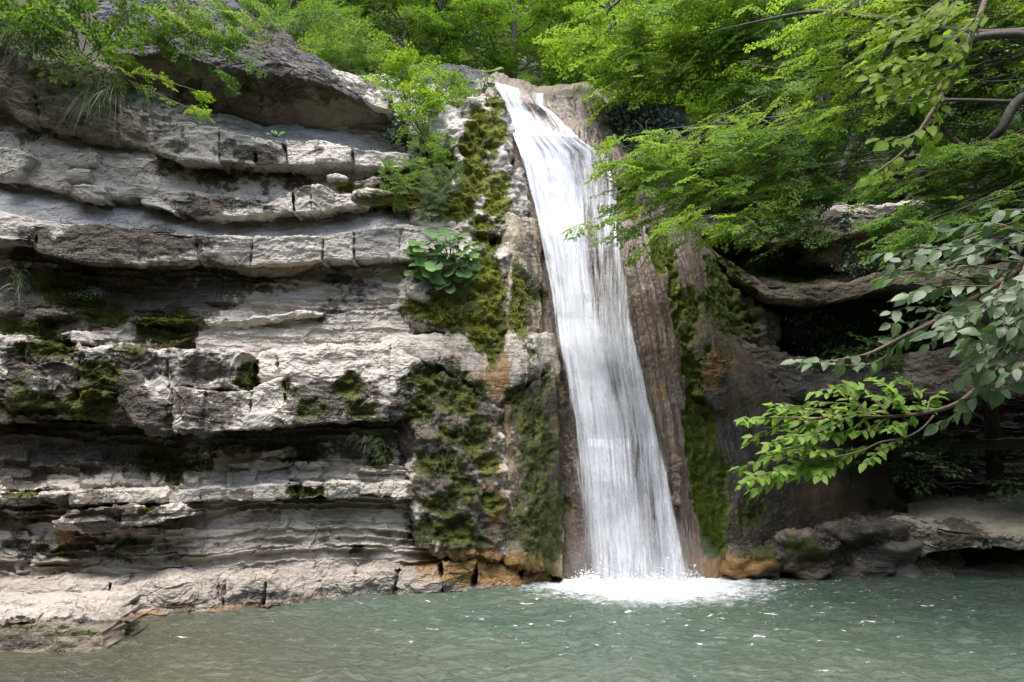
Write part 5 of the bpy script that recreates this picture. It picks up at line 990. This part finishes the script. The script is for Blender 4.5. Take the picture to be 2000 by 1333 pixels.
def butterbur(label, spots, root, Y, group=None, sc=.92, name='butterbur_plant'):
    base = at(*root); r = empty(name, tuple(base)); tag(r, label, 'plant', group); w = Acc()
    for (u, v, rad) in spots:
        y = Y + rg.uniform(-.16, .12) - (v - root[1]) * -.0006; p = at(u, v, y); s = rad / FPX * y * sc
        o = bpy.data.objects.new('leaf', BLM[rg.integers(len(BLM))]); o.parent = r
        nrm = V(rg.normal(0, .3), -.85 + rg.normal(0, .25), .62); dr = V((u - root[0]) / 80 + rg.normal(0, .2), -.4, -.45 + (root[1] - v) / 160)
        Mx = np.eye(4); Mx[:3, :3] = frame(dr, nrm) * s; Mx[:3, 3] = p - base; o.matrix_local = Matrix(Mx.tolist()); COL.objects.link(o)
        w.add(tube(bend(V(0, 0, 0), p - base, rg, 7, -.12), .007, .005, 5))
    mobj('stalks', w.mesh('stalks', M_HERB), r); return r
B1 = [(822,478,26),(848,462,22),(872,458,20),(898,470,20),(918,476,17),(905,492,20),(880,482,20),(852,490,22),(830,512,20),(812,518,14),(848,520,20),(872,508,22),(898,512,18),(922,500,15),(925,522,17),(905,535,18),(882,530,20),(858,542,20),(838,532,16),(820,536,12),(870,552,14),(892,550,12),(912,548,12),(800,535,11),(880,565,12),(858,560,10),(928,535,10),(842,472,14),(888,460,15),(810,490,16),(865,475,18),(915,515,12),(803,500,13),(838,498,14),(860,500,12),(890,500,13),(910,505,12),(828,528,13),(850,545,13),(895,545,12),(925,510,12),(818,490,12),(930,488,12),(840,460,14),(905,460,14),(866,535,14),(846,515,13)]
butterbur('large clump of round butterbur leaves growing on the row of pale blocks', B1, (880,525,10.75), 10.45)
butterbur('butterbur with a few big leaves at the lip of the falls', [(968,138,18),(950,150,16),(935,160,15),(920,175,16),(955,168,14),(938,178,13),(905,185,13),(965,155,13),(948,140,12)], (945,185,12.4), 12.2)
butterbur('small butterbur below the leafy shrub, left of the mossy rock', [(800,262,14),(815,270,13),(790,268,12),(848,262,16),(868,258,14),(855,275,14),(872,280,13),(840,285,13),(860,305,14),(876,300,11)], (845,300,11.5), 11.25)
butterbur('tiny broad leaved plant sprouting on the first ledge', [(535,259,9),(545,263,8),(526,262,7),(552,260,6)], (540,268,10.4), 10.3)

# ------------------------------------------------------------------ shrubs and herbs
def shrub(name, label, root, spots, n, sc, mat, cat='shrub', tpl=LF4, spr=SPR_N, seed=0, tint0=.5, outd=1.0, roll=.5, kind=None):
    """spots: (u, v, Y, ru, rv) clumps of leafy twigs"""
    r_ = np.random.default_rng(seed); base = at(*root); r = empty(name, tuple(base)); tag(r, label, cat, kind=kind); w = Acc(); An, Di, Ti = [], [], []
    for (u, v, Y, ru, rv) in spots:
        c = at(u, v, Y); k = Y / FPX; t0 = np.clip(r_.normal(tint0, .18), 0, 1); d = r_.normal(0, 1, (n, 3)); d /= np.linalg.norm(d, axis=1, keepdims=True)
        An.append(c + d * V(ru * k, ru * k * .9, rv * k) * r_.random((n, 1)) ** .45); o = d * outd + V(0, -.25, .15) + .4 * (c - base); Di.append(o); Ti.append(np.clip(t0 + r_.normal(0, .12, n), 0, 1))
        w.add(tube(bend(V(0, 0, 0), c - base, r_, 8, 0), .012, .004, 5))
    v, f, t = sprays_mesh(r_, np.concatenate(An), np.concatenate(Di), sc * r_.uniform(.7, 1.2, n * len(spots)), tpl, spr, roll, tint=np.concatenate(Ti))
    mobj('stems', w.mesh('stems', M_TWIG), r); mobj('foliage', make_mesh('foliage', v - base, f, mat, False, {'tint': t}), r); return r
shrub('shrub', 'bushy bright green shrub on the cliff top left of the falls', (830,270,11.9), [(775,175,11.7,28,22),(800,150,11.8,25,18),(830,170,11.7,30,22),(860,185,11.7,25,20),(790,205,11.6,30,22),(825,215,11.5,32,24),(855,230,11.5,25,22),(815,245,11.4,28,20),(760,190,11.7,15,20),(880,200,11.7,15,18)], 16, .75, M_LEAFY, seed=1, tint0=.4)
shrub('shrub', 'light green herb on the mossy step below the shrub', (835,335,11.2), [(830,300,11.0,18,18),(845,315,10.95,18,16),(835,330,10.9,16,12),(855,290,11.1,12,12)], 16, .45, M_HERB, 'plant', seed=2, tint0=.6)
shrub('shrub', 'feathery grey green herb hanging over the mossy ledge', (845,400,10.9), [(835,370,10.75,18,22),(850,385,10.7,20,22),(845,405,10.7,18,16),(860,365,10.75,14,16),(880,350,10.8,12,14)], 22, .40, M_GREYH, 'plant', seed=3, tint0=.25)
shrub('shrub', 'leafy green creeper down the left rim of the falls', (910,240,12.1), [(900,210,11.9,14,22),(890,240,11.8,16,20),(905,225,11.8,14,18),(915,250,11.8,12,16),(895,265,11.7,12,12),(870,260,11.7,14,14),(915,200,12,12,16)], 16, .5, M_HERB, 'plant', seed=4)
shrub('shrub', 'small leafy plant on the ledge end left of the grey green herb', (775,375,10.9), [(770,350,10.8,14,18),(785,330,10.85,12,14),(775,372,10.75,10,12),(800,360,10.75,14,12),(760,340,10.8,10,10)], 14, .42, M_HERB, 'plant', seed=5)
shrub('shrub', 'pale green willowy bush behind the pale end of the sloping slab', (680,150,13.8), [(650,80,13.6,30,25),(680,100,13.5,32,22),(710,120,13.5,26,18),(660,115,13.4,28,18),(690,75,13.8,28,25),(630,60,13.8,25,20)], 13, .95, M_HERB, seed=6, tint0=.7)
shrub('bush', 'green bush on the overhanging boulder at the top left', (150,130,10.0), [(60,20,9.6,55,25),(130,30,9.5,50,24),(190,10,9.5,50,22),(240,30,9.4,35,16),(140,70,9.4,30,14),(60,60,9.5,45,20),(10,40,9.5,40,28),(190,90,9.4,22,10),(0,-10,9.9,60,25),(80,-20,9.9,60,25),(20,80,9.6,40,16),(100,95,9.5,30,14)], 12, .85, M_LEAF, 'bush', spr=SPR, seed=7, tint0=.4)
def hang(name, label, lines, nper, sl, mat, seed, spr=SPR_N, tint0=.6, tpl=LF4):
    r_ = np.random.default_rng(seed); base = at(*lines[0][0]); r = empty(name, tuple(base)); tag(r, label, 'branch')
    w, (v, f, t) = boughs(lines, .02, sl, nper, r_, tpl, spr, tint0, .4, .012); mobj('wood', w.mesh('wood', M_TWIG, base), r); mobj('foliage', make_mesh('foliage', v - base, f, mat, False, {'tint': t}), r)
hang('drooping_branch', 'thin bare branch with sparse leaves drooping across the brown boulders', [[(120,105,9.6),(170,130,9.4),(240,150,9.3),(300,178,9.2),(350,200,9.15),(395,216,9.1)],[(240,150,9.3),(290,152,9.25),(380,185,9.2)],[(170,130,9.4),(200,105,9.3),(235,110,9.3)]], 14, .55, M_LEAFY, 31)
hang('drooping_branch', 'leafy branch hanging over the dark sloping slab', [[(300,10,10.0),(360,50,9.8),(430,90,9.7),(480,118,9.6)],[(330,40,10),(370,85,9.8),(430,140,9.7)],[(360,50,9.8),(400,60,9.7),(450,70,9.7)],[(290,70,9.9),(320,85,9.8),(350,110,9.8)],[(260,20,9.8),(300,60,9.7),(310,85,9.7)]], 12, .7, M_LEAF, 32)
hang('drooping_branch', 'bright leafy branch at the top edge above the sloping slab', [[(200,-30,10),(270,10,9.8),(330,35,9.7)],[(380,-40,10.2),(430,10,10),(480,40,9.9)],[(430,-40,10.3),(490,0,10.2),(530,30,10)],[(340,-40,10),(360,0,9.9),(400,30,9.9)],[(420,-20,10.2),(450,40,10),(440,60,10)]], 14, .8, M_LEAFY, 33)
shrub('bush', 'grassy green bush on the crest of the lichen grey slab', (540,40,12.6), [(470,10,12.3,35,22),(520,10,12.4,30,20),(560,30,12.4,22,18),(440,30,12.0,25,20),(600,20,12.8,25,25)], 16, .75, M_LEAF, 'bush', seed=8)
def grass(label, root, spots, n, length, mat=M_GRASS, seed=0, droop=1.2, wid=.006, group=None, name='grass_tuft', kind=None):
    r_ = np.random.default_rng(seed); base = at(*root); Vs, Fs, Ts, o = [], [], [], 0
    for (u, v, Y, ru) in spots:
        c = at(u, v, Y); k = Y / FPX
        for _ in range(n):
            p = c + r_.normal(0, ru * k * .5, 3); a = r_.uniform(0, 6.28); Ln = length * r_.uniform(.5, 1.1); d = V(math.cos(a) * .7, math.sin(a) * .5 - .35, r_.uniform(.3, 1)); t = np.linspace(0, 1, 6)[:, None]
            pts = p + Ln * (d * t - V(0, 0, 1) * droop * r_.uniform(.6, 1.2) * t * t); s = V(math.sin(a), 0, .3); s = s / np.linalg.norm(s); w_ = wid * (1 - t * .9)
            Vs.append(np.concatenate([pts - s * w_, pts + s * w_])); i = np.arange(5); Fs.append(np.stack([i, i + 1, i + 7, i + 6], -1) + o); o += 12; Ts.append(np.full(12, r_.random()))
    ob = mobj(name, make_mesh(name, np.concatenate(Vs) - base, np.concatenate(Fs), mat, False, {'tint': np.concatenate(Ts)}), None, tuple(base)); return tag(ob, label, 'grass', group, kind)
grass('long dark grass hanging from the top left corner', (40,90,9.4), [(20,60,9.4,30),(60,75,9.4,30),(90,95,9.4,20),(0,30,9.4,30),(110,60,9.4,30)], 70, .55, seed=1, droop=1.5)
grass('tuft of long grass drooping between the brown boulders', (205,175,9.5), [(200,165,9.45,18),(225,185,9.4,14),(190,190,9.4,10)], 60, .5, seed=2, droop=1.6)
grass('thin grass tuft beside the notch in the upper ledge', (290,215,10.1), [(285,205,10.05,10),(345,255,10.2,5)], 30, .3, seed=3)
grass('dry grass on the crest of the sloping slab', (560,55,12.2), [(540,45,12.1,18),(580,60,12.2,16),(600,40,12.4,18),(520,70,11.8,12),(530,95,11.6,8)], 45, .45, seed=4)
grass('pale grass strands at the far left in the dark recess', (30,560,9.3), [(28,540,9.25,8),(35,565,9.2,8)], 18, .35, seed=5)
grass('green grass tuft under the overhang at the middle of the wall', (735,880,10.0), [(735,870,10.0,14),(745,895,9.95,10),(690,855,10.1,8),(720,860,10.05,12)], 34, .17, seed=6, wid=.004, name='grass', kind='stuff')
grass('sparse grass on the mossy bulge', (860,840,10.1), [(850,790,10.1,20),(880,900,10.0,25),(840,930,10.0,20),(900,820,10.1,20)], 18, .24, seed=7, wid=.004, name='grass', kind='stuff')
grass('thin grass sprouting from the upper mossy ledge by the falls', (905,340,11.4), [(900,300,11.45,18),(880,330,11.4,15),(870,385,11.0,12),(920,600,10.4,14)], 22, .26, seed=8, wid=.004, name='grass', kind='stuff')
grass('little green tufts growing low on the laminated wall', (240,1075,9.2), [(230,1055,9.15,8),(250,1080,9.1,8),(300,1075,9.1,6),(240,1095,9.05,8)], 22, .13, seed=9, wid=.004, name='grass', kind='stuff')
def ivy(label, spots, n, size, seed, mat=M_IVY):
    r_ = np.random.default_rng(seed); P = []
    for (u, v, Y, ru, rv) in spots:
        k = Y / FPX; P.append(at(u, v, Y) + r_.normal(0, .5, (n, 3)) * V(ru * k, .10, rv * k))
    P = np.concatenate(P); b = P.mean(0); d = V(0, -.2, -1) + r_.normal(0, .5, P.shape); nr = V(0, -1, .35) + r_.normal(0, .35, P.shape)
    tpl = (np.array([[0,0,0],[.1,.42,.04],[.55,.35,.03],[1,0,-.05],[.55,-.35,.03],[.1,-.42,.04]]), LF4[1])
    v, f, t = place_leaves(tpl, P - b, frame(d, nr), size * r_.uniform(.6, 1.2, len(P)), r_.random(len(P)))
    return tag(mobj('ivy', make_mesh('ivy', v, f, mat, False, {'tint': t}), None, tuple(b)), label, 'ivy', kind='stuff')
ivy('dark ivy hanging under the rock rim right of the falls', [(1210,225,13.0,25,25),(1240,245,13.0,30,35),(1280,260,13.1,35,25),(1310,280,13.2,30,18),(1225,215,13.0,40,15),(1300,240,13.1,40,22),(1260,222,13.05,50,14),(1340,262,13.2,25,25)], 330, .065, 1)
ivy('dark ivy mat at the back of the hollow between the two right ledges', [(1560,640,13.3,35,25),(1620,650,13.3,45,30),(1700,650,13.2,55,35),(1780,650,13.1,50,35),(1640,680,13.0,50,16),(1590,625,13.3,40,15),(1850,640,12.9,60,35)], 420, .06, 2)
ivy('strand of ivy trailing down the grey rock face on the right', [(1650,440,13.3,10,30),(1655,490,13.3,14,40),(1665,525,13.2,30,16),(1720,470,13.2,18,30),(1700,520,13.2,40,18)], 150, .06, 3)
ivy('ivy trailing under the shrub on the cliff top', [(775,245,11.5,14,22),(768,260,11.4,14,16),(790,265,11.4,10,16)], 150, .055, 4)
ivy('tiny creeper leaves in the dark recess at the left', [(165,575,9.7,34,10),(190,570,9.7,18,12)], 70, .022, 5)

# ------------------------------------------------------------------ moss cushions on the rock
mp_ = np.concatenate([a for a, b, c in MOSSY]); mn = np.concatenate([b for a, b, c in MOSSY]); ms = np.concatenate([c for a, b, c in MOSSY])
r_ = np.random.default_rng(9); mu, mv = photo(mp_)
pr = np.clip((ms - .5) * 1.6, 0, 1) * np.where((mu > 1180) & (mu < 1440), 2.2, .8); ok = r_.random(len(ms)) < pr; mp_, mn, mu, mv = mp_[ok], mn[ok], mu[ok], mv[ok]
if len(mp_) > 110000:
    s_ = r_.choice(len(mp_), 110000, replace=False); mp_, mn, mu, mv = mp_[s_], mn[s_], mu[s_], mv[s_]
M_SEAM = leaf_mat('wet_moss_green', (0.060, 0.110, 0.012), (0.150, 0.235, 0.026), T2, .15, .8, .2)
M_GOLD = leaf_mat('golden_moss', (0.11, 0.115, 0.015), (0.36, 0.36, 0.040), T2, .2, .9, .1)
regions = [('bright yellow green moss cushions beside the butterbur', lambda u, v: (u > 770) & (u < 1100) & (v > 455) & (v < 712)), ('dark moss cover on the bulge left of the falls', lambda u, v: (u > 760) & (u < 972) & (v > 700)), ('dark green moss on the wet curtain next to the falling water', lambda u, v: (u >= 972) & (u < 1180) & (v > 700)),
           ('golden moss streaks on the rim left of the lip', lambda u, v: (u > 700) & (u < 1060) & (v <= 455)), ('green moss seam down the travertine right of the falls', lambda u, v: (u >= 1180) & (u < 1440)), ('moss in the dark hollow of the right cliff', lambda u, v: u >= 1440), ('scattered moss patches on the left cliff ledges', lambda u, v: u > -9999)]
left = np.ones(len(mp_), bool)
for lab, fn_ in regions:
    s_ = left & fn_(mu, mv); left &= ~s_
    if not s_.any(): continue
    P_, n_ = mp_[s_], mn[s_]; q = len(P_); b = P_.mean(0); size = r_.uniform(.007, .019, q); tn = np.clip((.22 if 'dark' in lab else .85 if 'golden' in lab or 'bright' in lab else .45) + .8 * perlin(P_ * 2.6, 130) + r_.normal(0, .14, q), 0, 1)
    ax = n_ + .35 * r_.normal(0, 1, (q, 3)) + V(0, 0, .25); Fm = frame(r_.normal(0, 1, (q, 3)), ax)
    tv = [[0, 0, .9]]; 
    for i in range(5): tv.append([.75 * math.cos(i * 1.2566), .75 * math.sin(i * 1.2566), -.15])
    v, f, t = place_leaves((np.array(tv), np.array([[0, 1 + i, 1 + (i + 1) % 5] for i in range(5)])), P_ - b, Fm, size, tn)
    tag(mobj('moss', make_mesh('moss', v, f, M_SEAM if 'seam' in lab else M_GOLD if 'golden' in lab or 'bright' in lab else M_MOSS, False, {'tint': t}), None, tuple(b)), lab, 'moss', kind='stuff')

# ------------------------------------------------------------------ fallen leaves on the right rocks and on the water
dg = bpy.context.evaluated_depsgraph_get()
def litter(label, n, box, size, seed, water=False):
    r_ = np.random.default_rng(seed); P, nr = [], []
    for _ in range(n):
        u, v = r_.uniform(box[0], box[2]), r_.uniform(box[1], box[3])
        if water: Y = float(Y0(u, v)); p = at(u, v, Y); p[2] = float(waves(p[0], p[1])) + .008; P.append(p); nr.append(V(0, 0, 1)); continue
        d = at(u, v, 10) - CAM; hit, loc, no, idx, ob, _m = S.ray_cast(dg, tuple(CAM + d * .85), tuple(d / np.linalg.norm(d)))
        if hit and no.z > .15: P.append(np.array(loc) + np.array(no) * .012); nr.append(np.array(no))
    P = np.array(P); nr = np.array(nr); b = P.mean(0)
    v, f, t = place_leaves(LF4, P - b, frame(r_.normal(0, 1, P.shape), nr + r_.normal(0, .15, P.shape)), size * r_.uniform(.7, 1.2, len(P)), r_.random(len(P)))
    tag(mobj('fallen_leaves', make_mesh('fallen_leaves', v, f, M_YEL, False, {'tint': t}), None, tuple(b)), label, 'leaves', kind='stuff')
litter('yellow leaves scattered on the dark boulders below the cave', 110, (1540,1000,1990,1120), .055, 1)
litter('few yellow leaves floating on the shaded water at the right', 40, (1500,1140,1990,1230), .032, 2, True)
# dry twigs caught on the rim right of the falls
r_ = np.random.default_rng(3); w = Acc(); base = at(1300, 290, 12.7)
for (a, b) in (((1250,265),(1265,300)),((1262,240),(1268,290)),((1275,285),(1330,298)),((1290,300),(1325,285)),((1260,285),(1320,305)),((1300,270),(1310,300)),((1240,235),(1275,262)),((1270,262),(1310,268)),((1255,280),(1248,300))):
    w.add(tube(bend(at(*a, 12.6) - base, at(*b, 12.5) - base, r_, 8, .05, .08), .008, .003, 5))
tag(mobj('dry_twigs', w.mesh('dry_twigs', M_TWIG), None, tuple(base)), 'bare dry twigs caught on the rim right of the falls', 'twigs')
